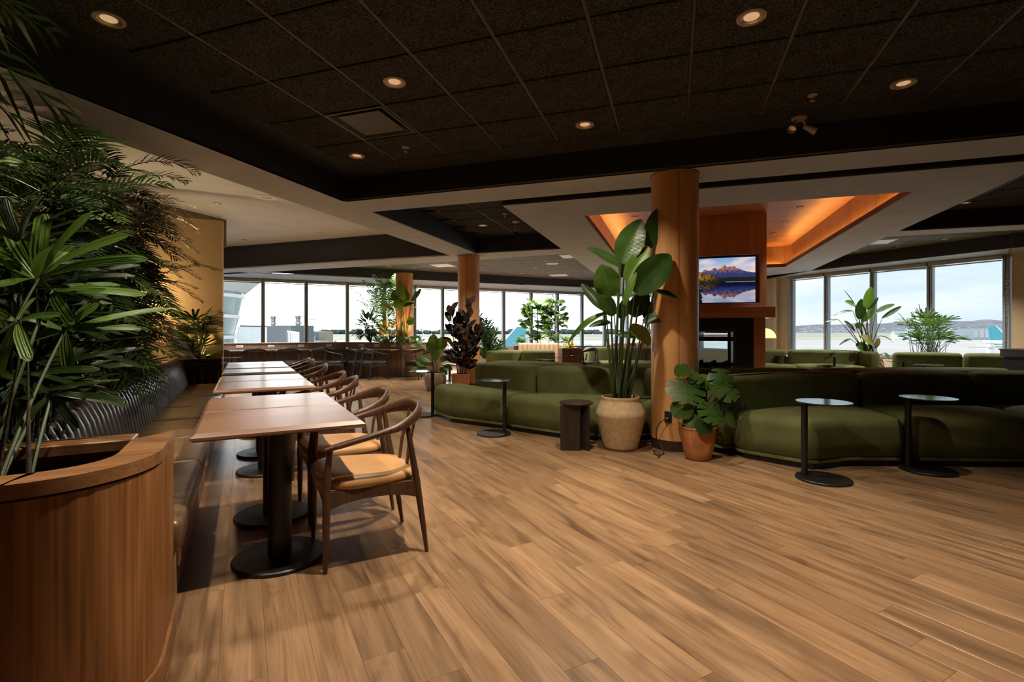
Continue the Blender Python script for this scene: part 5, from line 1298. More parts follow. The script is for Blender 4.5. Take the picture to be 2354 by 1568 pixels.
# fiddle-leaf figs and shrubs in the planter behind the bench
def fig(label, x, y0, y1, Y, w, n, seed):
    q = random.Random(seed); o = root('fiddle_leaf_fig', label, 'plant', (0,0,0)); foot = px(x, 792, Y); top = px(x+q.uniform(-5,5), y1, Y)
    sm = MB(); stalk(sm, foot, top, .016, .007, .01, n=8); sm.build('trunk', BARK, o)
    for i in range(n):
        t = i/(n-1); c = px(x, y0+(y1-y0)*t, Y); wd = q.uniform(0,6.3); rr = w*Y/F*(.35+.65*math.sin(PI*min(1,t*.8+.2)))*q.uniform(.2,1)
        b = c+Vector((math.cos(wd)*rr, math.sin(wd)*rr*.7, 0)); d = Vector((math.cos(wd)*.8, math.sin(wd)*.7, q.uniform(-.4,.8))).normalized(); l = q.uniform(.19,.28)
        mb = MB(); leaf(mb, b, b+d*l, .20, 'fiddle', (d*-.2+Vector((0,-.6,.7))), .1, .15, 6, 2, .06, i); mb.build('leaf', L_FIG, o, 60)
        if i % 2 == 0: sm = MB(); stalk(sm, c-UPV*.1, b, .006, .003, .02, n=3, sides=4); sm.build('branch', BARK, o)
fig('fiddle-leaf fig behind the tan bench, the left and wider one', 1236, 755, 695, 14.1, 32, 105, 11)
fig('fiddle-leaf fig behind the tan bench, the right one before the mullion', 1276, 752, 692, 14.3, 24, 80, 12)
for i, (x, y, t) in enumerate(((1208,786,'left'),(1247,782,'middle'),(1286,784,'right'))):
    o = root('dracaena_shrub', 'dark green strappy shrub at the %s of the planter behind the tan bench' % t, 'plant', (0,0,0)); q = random.Random(20+i); c = px(x,y,13.95)
    for k in range(4):
        h_ = c+Vector((q.uniform(-.22,.22), q.uniform(-.15,.15), q.uniform(-.05,.18)))
        sm = MB(); stalk(sm, (h_.x*.6+c.x*.4, c.y, .74), h_, .008, .006, n=3, sides=5); sm.build('stem', BARK, o)
        for j in range(17):
            w = j*2.4; el = q.uniform(-.2,1.1); d = Vector((math.cos(w)*math.cos(el), math.sin(w)*math.cos(el), math.sin(el)))
            mb = MB(); leaf(mb, h_, h_+d*q.uniform(.2,.32)-UPV*.04, .045, 'lance', (0,-.4,.9), .12, .2, 5, 1); mb.build('leaf', L_SHRUB, o, 60)
o = root('croton', 'yellow strappy croton in the brown planter box', 'plant', (0,0,0)); q = random.Random(31); c = Vector((1.42,12.0,.78))
for j in range(46):
    w = j*2.4; el = q.uniform(.1,1.35); d = Vector((math.cos(w)*math.cos(el), math.sin(w)*math.cos(el), math.sin(el)))
    mb = MB(); leaf(mb, c, c+d*q.uniform(.2,.32)-UPV*.03, .035, 'lance', (0,-.4,.9), .16, .2, 6, 1); mb.build('leaf', L_CROT if j % 4 else L_SHRUB, o, 60)
# right-hand bird of paradise
GX, GY = 8.25, 11.35
pot('sand-coloured pot of the banana-leaved plant before the right-hand windows', GX, GY, [(0,.004),(.19,0),(.21,.01),(.27,.25),(.275,.38),(.25,.52),(.235,.56),(.24,.58),(.225,.582),(.215,.55)], plain('pale_clay', (.56,.36,.20), .7, var=.1), .217, .55)
gb = root('bird_of_paradise', 'banana-leaved plant before the right-hand windows', 'plant', (0,0,0))
def Z8(x, y, dy=0): return P(1854+x/4.126, 520+y/4.126, GY+dy)
for i, (b, t, w, nr_, sg, m) in enumerate((((560,780),(612,575),95,(-.2,-.9,.3),.03,L_BIRDL),((590,770),(655,545),40,(.6,-.7,.2),.03,L_BIRD),((500,880),(520,690),100,(-.3,-.9,.3),.05,L_BIRD),((455,750),(365,715),70,(-.2,-.8,.5),.08,L_BIRDL),((440,805),(255,850),36,(-.1,-.6,.8),.18,L_BIRD),
      ((300,885),(180,910),26,(0,-.6,.8),.1,L_BIRD),((520,910),(650,760),75,(.3,-.9,.3),.06,L_BIRDL),((655,820),(835,740),55,(.1,-.7,.7),.14,L_BIRD),((720,870),(900,760),46,(.2,-.8,.5),.12,L_BIRD),((575,790),(680,675),60,(.4,-.8,.2),.04,L_BIRD),
      ((470,960),(520,920),70,(.1,-.9,.4),.08,L_BIRDL),((510,1040),(640,1130),95,(.1,-.9,.4),.14,L_YEL),((470,1120),(590,1200),110,(-.1,-.9,.4),.14,L_FIG),((650,1160),(690,1060),50,(.2,-.9,.2),.1,L_YEL),((420,1070),(310,1130),26,(0,-.6,.8),.25,L_BIRD),((690,1040),(830,1110),22,(0,-.6,.8),.25,L_BIRD),
      ((460,740),(350,600),12,(0,-.8,.4),.02,L_BIRD),((360,900),(460,1000),40,(-.2,-.8,.5),.15,L_BIRD),((740,1200),(785,1265),42,(.2,-.9,.3),.1,L_FIG),((600,700),(640,560),44,(-.5,-.7,.2),.02,L_BIRD))):
    dy = .05*(i%5)-.1; B_, T_ = Z8(*b,dy), Z8(*t,dy-.05); mb = MB(); leaf(mb, B_, T_, w/4.126*GY/F, 'paddle', nr_, sg, .22, 9, 2, .05, i, .08); mb.build('leaf', m, gb, 60)
    sm = MB(); stalk(sm, (GX+R.uniform(-.1,.1), GY+R.uniform(-.1,.1), .55), B_, .013, .006, .10, ((B_.x-GX)*-.3,0,.5), 8, 6); sm.build('stem', STEM, gb)
# lady palms: fans of straps on thin canes
def fan(par, hub, direc, nb, ln, wd, mat, q, spread=2.2, droop=.25, foot=None, name='leaf_fan', parts=False, tipcut=True):
    hub = Vector(hub); d = Vector(direc).normalized(); sd = d.cross(UPV); sd = sd.normalized() if sd.length > 1e-4 else Vector((1,0,0)); up = sd.cross(d).normalized()
    mb = MB(); par_o = None
    if foot is not None:
        sm = MB(); stalk(sm, foot, hub, .006, .004, .10, d*.5+UPV*.6, 6, 5); par_o = sm.build('petiole', STEM, par)
    for k in range(nb):
        a = (k/(nb-1)-.5)*spread+q.uniform(-.06,.06); dd = (d*math.cos(a)+sd*math.sin(a)+up*.12).normalized(); l = ln*(1-.18*abs(a)/spread*2)*q.uniform(.88,1.08)
        tip = hub+dd*l-UPV*droop*l*q.uniform(.6,1.3); m_ = mb if not parts else MB()
        leaf(m_, hub+dd*.01, tip, wd*q.uniform(.8,1.1), 'strap', up*.9+Vector((0,-.35,.1)), .10, .20, 7, 2 if parts else 1, 0, k)
        if parts: m_.build('leaflet', mat, par_o or par, 60)
    if not parts: mb.build(name, mat, par, 60)
rp = root('lady_palm', 'bushy lady palm before the right-hand windows, beside the banana-leaved plant', 'plant', (0,0,0)); q = random.Random(41); RPY = 10.9; ctr = px(2136, 800, RPY)
for i in range(44):
    x, y = q.uniform(2085,2195), q.uniform(728,800); hub = px(x, y, RPY+q.uniform(-.35,.35)); out_ = (hub-ctr); out_.z = max(out_.z*.6, .05)
    fan(rp, hub, out_+Vector((0,-.1,.12)), 7, q.uniform(.28,.42), .036, L_FIG if i % 3 == 0 else L_SHRUB, q, 2.4, .3, ctr+Vector((q.uniform(-.3,.3), q.uniform(-.2,.2), -.3)))
pot('dark pot of the lady palm behind the corner sofa', ctr.x, ctr.y, [(0,.004),(.2,0),(.22,.02),(.26,.45),(.245,.455),(.235,.42)], plain('dark_pot', (.05,.045,.04), .6), .237, .42)
sp = root('lady_palm', 'palm leaf tips reaching in above the black cabinet at the right frame edge', 'plant', (0,0,0)); q = random.Random(44)
for i in range(5): fan(sp, (9.45+.05*i,8.75,1.0+.05*i), (-.5+.2*i,-.4,.5), 6, .3, .035, L_PALM, q, 1.8, .2, (9.4,8.7,.8))

# ---- the jungle in the left planter
q = random.Random(77)
lp = root('lady_palm', 'broad-strapped lady palm in the near end of the wooden planter', 'plant', (0,0,0))
NY = 1.78
def N(x, y, Y=NY): return P(x, y, Y)
canes = [AB(-.66,2.06,.70), AB(-.80,2.10,.70), AB(-.95,2.05,.70), AB(-.72,2.16,.70), AB(-1.1,2.1,.70), AB(-.60,2.12,.70)]
def straps(hub, tips, w, Y0, mat, foot):
    h_ = N(*hub, Y0); sm = MB(); stalk(sm, foot, h_, .007, .005, .08, (0,0,1), 7, 6); pet = sm.build('petiole', STEM, lp)
    for i, (x, y, dy) in enumerate(tips):
        T_ = N(x, y, Y0+dy); b = h_+(T_-h_).normalized()*.012
        mb = MB(); leaf(mb, b, T_, w*Y0/F*q.uniform(.85,1.05), 'strap', (q.uniform(-.3,.3),-.75,.6), .10, .16, 9, 2, .03, i); mb.build('leaflet', mat, pet, 60)
straps((88,640),[(4,465,.15),(105,492,.05),(212,490,.0),(295,543,-.12),(338,597,-.1),(-60,560,.1),(0,660,-.2),(118,566,-.25),(170,566,.1)], 40, 1.78, L_PALM, canes[1])
straps((120,668),[(335,678,.1),(275,655,.25),(170,745,-.1),(10,600,-.15)], 28, 1.9, L_PALM, canes[3])
straps((150,760),[(390,710,.3),(275,655,.25),(325,755,.2),(228,700,.0),(160,850,.0),(60,730,-.1),(18,800,-.1)], 25, 1.9, L_PALM, canes[0])
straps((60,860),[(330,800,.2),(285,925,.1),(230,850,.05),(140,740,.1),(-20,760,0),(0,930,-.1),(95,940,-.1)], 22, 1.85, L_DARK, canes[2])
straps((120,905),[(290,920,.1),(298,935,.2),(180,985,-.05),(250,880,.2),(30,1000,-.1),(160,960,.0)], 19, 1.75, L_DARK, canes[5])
straps((40,740),[(70,830,-.1),(140,725,-.1),(-40,700,0),(90,680,.1),(0,860,0)], 24, 1.6, L_PALM, canes[4])
straps((170,800),[(310,745,.35),(345,775,.3),(330,845,.25),(250,760,.1),(200,880,.1)], 17, 2.1, L_DARK, canes[0])
for c in canes:
    sm = MB(); stalk(sm, c, c+Vector((q.uniform(-.12,.12),q.uniform(-.05,.12),.40)), .008, .002, .05, n=6, sides=8); sm.build('cane', BARK, lp)
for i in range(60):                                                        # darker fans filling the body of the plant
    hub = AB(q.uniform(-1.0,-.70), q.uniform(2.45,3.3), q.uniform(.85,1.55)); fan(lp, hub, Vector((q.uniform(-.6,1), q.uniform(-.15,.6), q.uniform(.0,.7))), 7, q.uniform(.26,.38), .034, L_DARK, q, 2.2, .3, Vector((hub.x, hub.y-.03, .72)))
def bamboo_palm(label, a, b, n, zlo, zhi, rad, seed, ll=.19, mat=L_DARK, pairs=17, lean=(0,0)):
    o = root('bamboo_palm', label, 'plant', (0,0,0)); q = random.Random(seed); ft = AB(a, b, .70)
    for k in range(7):
        sm = MB(); stalk(sm, ft+Vector((q.uniform(-.15,.15),q.uniform(-.15,.15),0)), ft+Vector((q.uniform(-.3,.3)+lean[0],q.uniform(-.3,.3)+lean[1],(zhi-.8)*q.uniform(.5,.9))), .012, .008, 0, n=6, sides=6); sm.build('cane', BARK, o)
    for i in range(n):
        z = zlo+(zhi-zlo)*q.random(); w = i*2.4+q.uniform(-.3,.3); k = (z-.7)/(zhi-.7)
        b_ = ft+Vector((q.uniform(-.15,.15)+lean[0]*k, q.uniform(-.15,.15)+lean[1]*k, z-.7)); r = rad*q.uniform(.6,1.1)
        t_ = b_+Vector((math.cos(w)*r, math.sin(w)*r, q.uniform(-.38,.26)))
        mb = MB(); frond(mb, arc(b_, t_, q.uniform(.06,.28)), ll*q.uniform(.85,1.15), pairs, .45, .017, start=.25, q=q, stemr=.004); mb.build('frond', mat, o, 60)
    return o
bamboo_palm('dense feathery palm in the wooden planter, the tall one nearest the lady palm', -1.05, 3.5, 105, .95, 2.05, .55, 51)
bamboo_palm('dense feathery palm in the wooden planter, second from the lady palm', -1.05, 4.6, 150, .95, 2.32, .62, 52)
bamboo_palm('dense feathery palm in the wooden planter, third from the lady palm', -1.05, 5.7, 160, .95, 2.48, .66, 55)
bamboo_palm('feathery palm in the wooden planter just before the tan partition', -1.25, 6.8, 105, .95, 2.2, .60, 56)
bamboo_palm('feathery palm at the back of the wooden planter, deep in shade', -2.0, 4.4, 70, 1.0, 2.6, .7, 53)
bamboo_palm('feathery palm at the back of the wooden planter, near the partition', -2.0, 6.2, 60, 1.0, 2.6, .7, 54)
# kentia-like fronds hanging in from the upper left
kp = root('kentia_palm', 'palm with long dark strappy fronds hanging in at the upper left corner', 'plant', (0,0,0)); kf = AB(-2.0,2.05,.7); kt = AB(-1.75,2.02,2.45)
sm = MB(); stalk(sm, kf, kt, .03, .022, 0, n=8, sides=8); sm.build('trunk', BARK, kp)
for (x, y, Y, rise) in ((150,262,1.95,.30),(40,275,1.75,.28),(120,75,2.0,.2),(-60,240,1.7,.3),(20,30,2.0,.2)):
    mb = MB(); frond(mb, arc(kt, N(x,y,Y), rise), .36, 10, .9, .025, start=.42, q=q, stemr=.006); mb.build('frond', L_DARK, kp, 60)
# small lady palm and low plants at the far end
fp_ = root('lady_palm', 'small lady palm at the far end of the wooden planter against the tan partition', 'plant', (0,0,0)); ft = AB(-.60,8.74,.7)
for i in range(30):
    w = i*2.4; z = q.uniform(.0,.58); hub = ft+Vector((math.cos(w)*.13*(1+z), math.sin(w)*.07*(1+z)-.03, .12+z)); fan(fp_, hub, Vector((math.cos(w), math.sin(w)*.5-.15, .45+z*.7)), 7, q.uniform(.28,.38), .034, L_DARK if i % 2 else L_PALM, q, 2.2, .3, ft)
for i, (a, b, t) in enumerate(((-1.15,3.1,'nearest'),(-1.1,4.0,'second'),(-1.12,4.9,'third'),(-1.1,5.8,'fourth'),(-1.12,6.7,'farthest'))):
    ft = AB(a, b, .72); lv = scatter_leaves(ft+Vector((0,0,.12)), (.26,.34,.20), 60, .20, .05, .5, .2, 60+i)
    cluster('leafy_groundcover', 'low leafy groundcover behind the ribbed backrest, %s clump from the viewer' % t, lv, L_PALM if i % 2 == 0 else L_SHRUB, 'lance', ft)
# uplights among the plants
def uplight(label, a, b, aim, watts, p=None):
    p = p or AB(a, b, .72); o = root('planter_uplight', label, 'lamp', p, 0, 'uplights in the wooden planter')
    MB().tube([(0,0,-.06),(0,0,.04)], .008, 8).build('spike', STEEL, o); d = Vector(aim).normalized()
    qm = d.to_track_quat('Z','Y').to_matrix().to_4x4(); qm.translation = Vector((0,0,.05)); mb = MB().lathe([(0,-.04),(.022,-.04),(.03,-.02),(.032,.05),(.028,.05),(.026,.03)], 18, closed=False); mb.v = [tuple(qm @ Vector(v)) for v in mb.v]; mb.build('housing', BLK, o)
    m2 = MB().lathe([(0,.032),(.026,.03)], 18); m2.v = [tuple(qm @ Vector(v)) for v in m2.v]; m2.build('lens', glow('uplight_lens', (1,.72,.36), 30.0), o)
    l = bpy.data.lights.new('uplight_beam', 'SPOT'); l.energy = watts; l.color = (1,.62,.27); l.spot_size = math.radians(95); l.spot_blend = .8; l.shadow_soft_size = .025
    lo = bpy.data.objects.new('uplight_beam', l); C.objects.link(lo); lo.parent = o; lo.location = Vector((0,0,.05))+d*.06; lo.rotation_euler = d.to_track_quat('-Z','Y').to_euler()
uplight('uplight shining among the palms behind the middle of the backrest', -1.18, 5.15, (-.2,.25,1), 42)
uplight('uplight at the far end of the planter below the small lady palm', -.45, 8.66, (-.35,.2,1), 16)
uplight('uplight hidden under the dense palms near the lady palm', -1.75, 3.3, (.0,.1,1), 50)
uplight('small uplight at the front of the counter planter under the croton', 0, 0, (.1,.5,1), 34, px(886,789,13.0))
uplight('small uplight at the right corner of the counter planter', 0, 0, (-.15,.4,1), 34, px(938,789,13.0))
uplight('small uplight in the low planter before the figs', 0, 0, (.1,.3,1), 26, Vector((.9,13.98,.76)))
# bracket lamp glowing through the palms
wl = root('wall_lamp', 'wall lamp on the tan partition glowing through the palm fronds', 'lamp', AB(-1.36,8.945,1.66), PH)
MB().box(-.05,.05,-.0,.03,-.06,.06,.004).build('back_plate', STEEL, wl, smooth=0)
MB().lathe([(.0,-.09),(.07,-.06),(.09,0),(.07,.06),(0,.09)], 20, (0,-.12,0)).build('globe', glow('globe_glow', (1,.74,.42), 12.0), wl)
MB().tube([(0,0,0),(0,-.10,0)], .01, 8).build('arm', STEEL, wl)
l = bpy.data.lights.new('wall_lamp_bulb', 'POINT'); l.energy = 30; l.color = (1,.66,.32); l.shadow_soft_size = .09; lo = bpy.data.objects.new('wall_lamp_bulb', l); C.objects.link(lo); lo.parent = wl; lo.location = (0,-.25,0)
# ================================================================ the airfield outside, 5.5 m below the lounge floor
GZ = -5.5
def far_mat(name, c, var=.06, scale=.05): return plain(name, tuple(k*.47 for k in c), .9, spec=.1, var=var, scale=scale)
g = MB().box(-2500, 2500, 135, 420, GZ-1, GZ).build('ground', far_mat('apron_concrete', (.52,.48,.46), .08, .02), None, smooth=0, kind='structure')
MB().box(-900, 900, 8, 135, GZ-1, GZ).build('ground', plain('bounce_apron', (.58,.57,.55), .9, var=.06, scale=.05), None, smooth=0, kind='structure')  # unseen near apron, made paler to bounce daylight up onto the ceilings
for i, (y0, y1, c) in enumerate(((420,520,(.42,.40,.28)),(520,600,(.54,.48,.43)),(600,760,(.38,.38,.24)),(760,860,(.50,.45,.40)),(860,6000,(.40,.38,.30)))):
    MB().box(-4500, 4500, y0, y1, GZ-1, GZ+.001*i).build('field', far_mat('field_%d' % i, c, .1, .01), None, smooth=0, kind='structure')
def blk(o, name, m, *q): return MB().box(*q, .0).build(name, m, o, smooth=0)
def pxz(y, Y): return EYE-(y-CY)*Y/F
def pxx(x, Y): return (x-CX)*Y/F
# hills to the right
hl = MB(); n = 60
for i in range(n+1):
    x = pxx(1700+i*14, 3800); k = i/n; top = pxz(752-16*min(1,k*1.5)+1.5*math.sin(i*.9)+2*noise.noise(Vector((i*.3,0,0))), 3800)
    hl.v += [(x,3300,GZ),(x,3500,top*.45),(x,3800,top),(x,4600,GZ)]
for i in range(n):
    for k in range(3): hl.f.append((i*4+k, i*4+k+1, i*4+5+k, i*4+4+k)[::-1])
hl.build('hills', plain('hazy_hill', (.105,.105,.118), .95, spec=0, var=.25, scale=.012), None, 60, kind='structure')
tl = MB()
for i in range(150):
    x = pxx(560+i*6.2, 1500)+R.uniform(-4,4); s = R.uniform(3,8); z = GZ+s
    tl.box(-s*1.6,s*1.6,-s,s,-s,s,s*.6, M=Matrix.Translation((x,1500+R.uniform(-30,30),z)))
tag(tl.build('treeline', plain('far_trees', (.045,.06,.055), .95, spec=0, var=.3, scale=.05), None, 0, kind='stuff'), 'line of trees along the far edge of the airfield', 'trees')
hs = MB()
for i in range(330):
    x = pxx(R.uniform(1840,2330), 3000)+0; y = R.uniform(2500,3200); z = GZ+R.uniform(6,34); s = R.uniform(2,5)
    hs.box(-s,s,-s,s,-s*.5,s*.5, M=Matrix.Translation((x*y/3000,y,z)))
tag(hs.build('hillside_houses', plain('pale_houses', (.17,.18,.21), .9, var=.3, scale=.02), None, 0, kind='stuff'), 'pale houses scattered over the foot of the far hills', 'houses')
# terminal rotunda of teal glass at far left
o = root('glass_rotunda', 'teal glass terminal building with white floor bands at the far left', 'building', (-29.5,44,GZ))
TEAL = plain('teal_glass', (.09,.16,.16), .12, spec=.8, var=.25, scale=.4)
WB = far_mat('white_cladding', (1.2,1.2,1.25), .03, .5)
def cyl(name, m, r0, r1, z0, z1): return MB().lathe([(r0,z0),(r1,z1)], 40).build(name, m, o)
zs_ = [pxz(y,44)-GZ for y in (790,775,727,680,645)]
cyl('glass_band', TEAL, 3.9, 4.1, 0, zs_[1]); cyl('floor_band', WB, 4.25, 4.25, zs_[1]-.15, zs_[1]+.15); cyl('glass_band', TEAL, 4.1, 4.45, zs_[1]+.15, zs_[2]-.15)
cyl('floor_band', WB, 4.6, 4.6, zs_[2]-.15, zs_[2]+.15); cyl('glass_band', TEAL, 4.45, 4.8, zs_[2]+.15, zs_[3]-.15); cyl('floor_band', WB, 4.95, 4.95, zs_[3]-.15, zs_[3]+.15); cyl('glass_band', TEAL, 4.8, 5.0, zs_[3]+.15, zs_[4])
cyl('roof_overhang', far_mat('roof_underside', (.72,.70,.66), .04, .3), 5.1, 7.4, zs_[4]-1.0, zs_[4]+1.2)
for k in range(10):
    a = -PI*.75+k*.17; MB().tube([(3.95*math.cos(a),3.95*math.sin(a),0),(5.02*math.cos(a),5.02*math.sin(a),zs_[4])], .07, 6).build('glazing_bar', WB, o)
# white shed, penthouse and towers
o = root('white_hangar', 'long white metal-clad building beside the glass terminal', 'building', (0,0,0))
SH = far_mat('white_siding', (1.8,1.8,1.85), .04, .6)
def wallbox(x0, y0, Y0, x1, y1, Y1, m, name, depth=8, o=o, side=0):
    a, b = Vector((pxx(x0,Y0),Y0,0)), Vector((pxx(x1,Y1),Y1,0)); za, zb = pxz(y0,Y0), pxz(y1,Y1); mb = MB(); d = Vector((-side,depth,0))
    mb.v = [tuple(v) for v in (a+UPV*GZ, b+UPV*GZ, b+UPV*zb, a+UPV*za, a+d+UPV*GZ, b+d+UPV*GZ, b+d+UPV*zb, a+d+UPV*za)]
    mb.f = [(0,1,2,3),(5,4,7,6),(3,2,6,7),(0,3,7,4),(1,5,6,2)]; return mb.build(name, m, o, smooth=0)
wallbox(545,751,50,608,752,52,SH,'front_wall',.5); wallbox(608,752,52.6,688,763.5,78,SH,'side_wall',.4,o,1.5)
wallbox(551,747.5,51,600,748.5,52,far_mat('roof_edge',(.40,.42,.45)),'roof_edge',6)
for i in range(12):
    t = i/12; Y0 = 52+26*t; x = 608+80*t**.72; a = Vector((pxx(x,Y0)-.0,Y0-.12,GZ)); MB().box(-.05,.05,-.06,.06,0,pxz(752+11.5*t,Y0)-GZ-.3, M=Matrix.Translation(a)).build('siding_rib', far_mat('rib_grey',(.5,.5,.53)), o, smooth=0)
o2 = root('roof_penthouse', 'grey-green rooftop plant room above the white building', 'building', (0,0,0)); PGM = far_mat('penthouse_teal', (.26,.36,.37), .15, .3)
wallbox(633,749.5,95,664,749,97,PGM,'louvre_wall',6,o2); wallbox(664,749,97,692,749,100,far_mat('penthouse_grey',(.46,.46,.48)),'plain_wall',6,o2); wallbox(632,748.3,94.5,692,748,99.5,far_mat('coping_dark',(.25,.27,.28)),'coping',6.5,o2)
def stack(label, x, y0, Y, w):
    o = root('exhaust_tower', label, 'tower', (pxx(x,Y),Y,GZ)); h_ = pxz(y0,Y)-GZ
    MB().box(-w,w,-w,w,0,h_*.94,.05).build('shaft', far_mat('tower_taupe',(.36,.33,.32)), o, smooth=0); MB().box(-w*1.5,w*1.5,-w*1.5,w*1.5,h_*.82,h_*.86,.05).build('gallery', far_mat('tower_pale',(.5,.5,.5)), o, smooth=0)
    MB().box(-w*1.2,w*1.2,-w*1.2,w*1.2,h_*.94,h_,.05).build('cap', far_mat('tower_dark',(.3,.28,.28)), o, smooth=0)
stack('slim tower rising behind the white building, left one', 628, 727, 110, .36); stack('slim tower rising behind the grey-green plant room, right one', 685, 726, 112, .40)
o3 = root('low_terminal', 'low tan terminal building with dark window bands beyond the white building', 'building', (0,0,0))
wallbox(688,761,120,732,762,122,far_mat('tan_roof',(.55,.46,.36)),'roof',10,o3); wallbox(689,764,119.5,730,765,121.5,far_mat('window_band',(.16,.24,.28),.3,.3),'window_band',4,o3); wallbox(688,773,119,725,774,121,far_mat('ochre_wall',(.68,.48,.26)),'lower_wall',6,o3); wallbox(688,783,118.6,735,783,120.5,far_mat('base_wall',(.55,.58,.60)),'base_wall',6,o3)
o = root('light_mast', 'thin floodlight mast beyond the low terminal', 'mast', (pxx(717,160),160,GZ)); hm = pxz(733,160)-GZ
MB().tube([(0,0,0),(0,0,hm)], [.16,.09], 6).build('pole', far_mat('mast_grey',(.42,.44,.47)), o)
for s in (-.8,-.3,.3,.8): MB().box(s-.15,s+.15,-.12,.12,hm-.25,hm+.1,.02).build('floodlight', far_mat('flood_grey',(.4,.42,.45)), o, smooth=0)
MB().box(-1,1,-.06,.06,hm-.32,hm-.22,.01).build('crossarm', far_mat('arm_grey',(.45,.46,.5)), o, smooth=0)
for i, (x, w, hh, c, t) in enumerate(((742,1.5,2.6,(.75,.76,.78),'white service van on the apron, left one'),(764,1.4,3.1,(.70,.70,.72),'white service truck on the apron, middle one'),(784,1.5,2.2,(.60,.62,.66),'grey service vehicle on the apron beside the mullion'),(716,2.0,3,(.66,.68,.70),'pale service shed on the apron under the low terminal'))):
    o = root('service_vehicle', t, 'vehicle', (pxx(x,205),205,GZ)); m_ = far_mat('van_%d' % i, c)
    MB().box(-w,w,-1.2,1.2,.5,hh,.2).build('body', m_, o, smooth=0); MB().box(-w*.95,-w*.4,-1.22,-1.18,hh*.55,hh*.9).build('windscreen', far_mat('van_glass_%d' % i,(.12,.14,.17)), o, smooth=0)
    for s in (-.6,.6): 
        mb = MB().lathe([(0,-.1),(.45,-.1),(.45,.1),(0,.1)],14); mb.v = [(v[0]+s*w, v[2]-1.2, v[1]+.45) for v in mb.v]; mb.build('wheel', BLACKL, o)
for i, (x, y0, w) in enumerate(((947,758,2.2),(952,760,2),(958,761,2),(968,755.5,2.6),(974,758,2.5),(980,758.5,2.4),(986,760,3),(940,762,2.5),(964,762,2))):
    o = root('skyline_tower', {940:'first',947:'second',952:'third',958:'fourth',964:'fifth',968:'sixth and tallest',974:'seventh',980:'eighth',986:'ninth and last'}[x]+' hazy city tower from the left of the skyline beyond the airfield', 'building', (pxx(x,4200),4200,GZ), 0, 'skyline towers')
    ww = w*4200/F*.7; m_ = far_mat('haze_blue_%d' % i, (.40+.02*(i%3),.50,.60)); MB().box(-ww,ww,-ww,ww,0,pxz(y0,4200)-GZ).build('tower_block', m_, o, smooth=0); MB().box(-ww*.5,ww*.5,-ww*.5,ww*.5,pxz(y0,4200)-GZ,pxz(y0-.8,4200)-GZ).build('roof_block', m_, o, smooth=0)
# aircraft
AWH = far_mat('aircraft_white', (.9,.9,.92), .02, .2); ATE = plain('tail_teal', (.025,.15,.19), .5, var=.12, scale=.2); ABL = far_mat('fuselage_blue', (.16,.25,.46), .05, .2)
def tailfin(mb, pts, th): return mb.prism(pts, -th, th)
def aircraft(label, X, Y, sc, ang, finmat, finpts, fus=True, bodymat=None):
    o = root('aircraft', label, 'aircraft', (X,Y,GZ), ang)
    if fus:
        pr = [(-17,.1),(-16.2,.9),(-14.5,1.5),(-12,1.8),(6,1.8),(11,1.4),(16,.5),(17.5,.1)]; mb = MB(); n = 18
        for xx, r in pr:
            for k in range(n): a = 2*PI*k/n; mb.v.append((xx*sc, r*math.cos(a)*sc, (3.1+.25*(max(0,xx-6)/11)+r*math.sin(a))*sc))
        for i in range(len(pr)-1):
            for k in range(n): mb.f.append((i*n+k, (i+1)*n+k, (i+1)*n+(k+1)%n, i*n+(k+1)%n))
        mb.build('fuselage', bodymat or AWH, o, 60)
        MB().prism([(p[0]*sc,p[1]*sc) for p in ((-2,-1.5),(3,-1.5),(8,-15),(6,-15))],2.4*sc,2.6*sc).build('wing', AWH, o, smooth=0)
        MB().prism([(p[0]*sc,p[1]*sc) for p in ((-2,1.5),(6,15),(8,15),(3,1.5))],2.4*sc,2.6*sc).build('wing', AWH, o, smooth=0)
        MB().prism([(p[0]*sc,p[1]*sc) for p in ((13,0),(16,-5),(17.5,-5),(16,0),(17.5,5),(16,5))],4*sc,4.15*sc).build('tailplane', AWH, o, smooth=0)
        for y in (-4.5,4.5): mb = MB().lathe([(.6,-1.4),(.85,-1),(.8,1),(.5,1.6)],14); mb.v = [((v[2]+0)*sc,(v[0]+y)*sc,(v[1]+1.7)*sc) for v in mb.v]; mb.build('engine', AWH, o)
        for x_, y in ((-11,0),(2,-2),(2,2)): MB().tube([(x_*sc,y*sc,0),(x_*sc,y*sc,1.7*sc)], .25*sc, 6).build('landing_gear', BLACKL, o)
    mb = MB().prism(finpts, -.18*sc, .18*sc); mb.v = [(v[0]*sc, v[2], v[1]*sc) for v in mb.v]; f_ = mb.build('tail_fin', finmat, o, smooth=0)
    lead = MB().tube([(finpts[0][0]*sc,0,finpts[0][1]*sc),(finpts[1][0]*sc,0,finpts[1][1]*sc)], .22*sc, 6).build('fin_edge', AWH, f_)
    return o
FIN = [(9.5,4.5),(15.2,10.8),(18.2,10.8),(17.2,4.2)]
sc1 = 1.0; Yt = 105
aircraft('aircraft with a teal tail fin parked outside, seen between the far column and the figs', pxx(1188,Yt)-15.2*.72, Yt, .72, 0, ATE, FIN)
FIN2 = [(9.5,4.5),(15.2,10.8),(18.2,10.8),(17.2,4.2)]
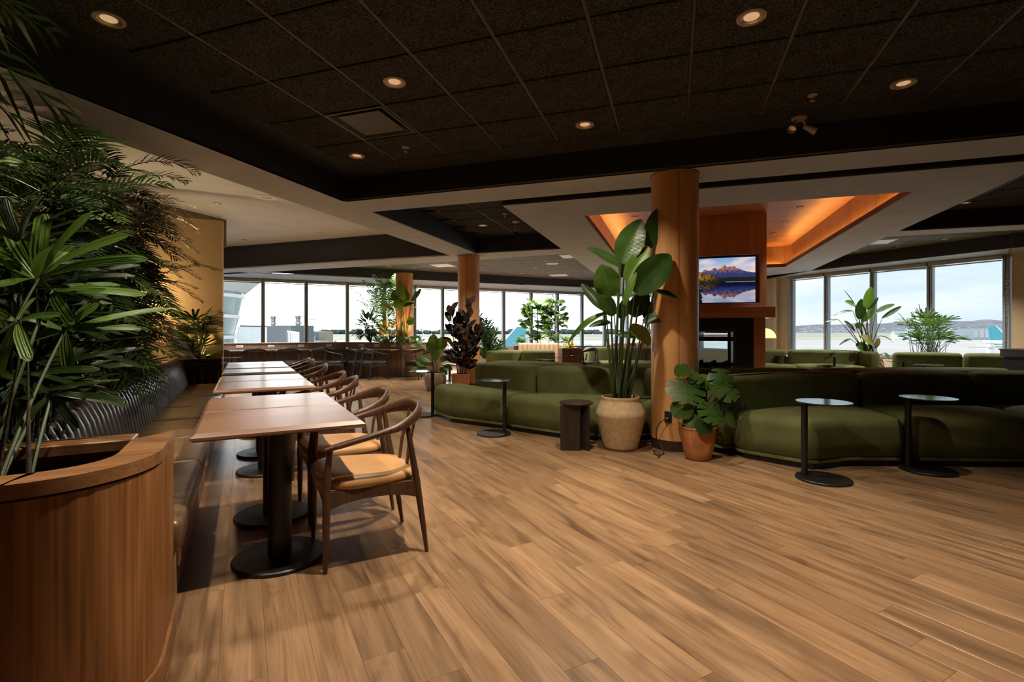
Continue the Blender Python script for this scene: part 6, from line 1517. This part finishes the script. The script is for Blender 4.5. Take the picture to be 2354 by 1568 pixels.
aircraft('aircraft with a teal tail fin parked outside the right-hand windows', pxx(2290,130)+15.2*.76, 130, .76, PI, ATE, FIN2)
aircraft('small white aircraft parked far out, seen through the stems of the banana-leaved plant', pxx(1365,190), 190, .62, 0, far_mat('fin_grey', (.45,.50,.56)), FIN)
aircraft('white aircraft nose showing behind the counter planter, right of the palms', pxx(958,160)+4, 160, 1.0, 0, far_mat('fin_white', (.8,.82,.84)), FIN)
# hangar right
o = root('hangar', 'grey-blue hangar with tall door bays beyond the right-hand apron', 'building', (0,0,0)); HB = far_mat('hangar_blue', (.46,.52,.58), .05, .05)
Yh = 430; x0, x1 = pxx(2190,Yh), pxx(2360,Yh); zt = pxz(756,Yh)
blk(o, 'main_hall', HB, x0, x1, Yh, Yh+50, GZ, zt)
for i in range(8):
    a = pxx(2236+i*13,Yh); blk(o, 'door_bay', far_mat('bay_%d' % i, (.56+.01*(i%2),.60,.65)), a+.5, a+4.4, Yh-.6, Yh, GZ+.3, pxz(760,Yh)); blk(o, 'door_window', far_mat('bay_window',(.2,.24,.3)), a+1, a+4, Yh-.8, Yh-.6, GZ+1.0, GZ+1.6)
blk(o, 'annex', far_mat('annex_blue',(.50,.58,.66)), pxx(2130,Yh), x0, Yh+6, Yh+40, GZ, pxz(762,Yh))
o = root('jet_bridge', 'pale jet bridge with support leg on the right-hand apron', 'bridge', (0,0,0)); Yj = 120
blk(o, 'tunnel', AWH, pxx(2300,Yj), pxx(2380,Yj), Yj, Yj+3, pxz(790,Yj), pxz(783,Yj)); blk(o, 'support_leg', far_mat('leg_grey',(.6,.6,.62)), pxx(2277,Yj), pxx(2286,Yj), Yj, Yj+1.2, GZ, pxz(785,Yj)); blk(o, 'stair_head', AWH, pxx(2274,Yj), pxx(2289,Yj), Yj-.3, Yj+1.5, pxz(788,Yj), pxz(784,Yj)); blk(o, 'skid', far_mat('skid_tan',(.52,.42,.36)), pxx(2225,Yj), pxx(2325,Yj), Yj-.2, Yj+.5, pxz(800,Yj), pxz(798,Yj))
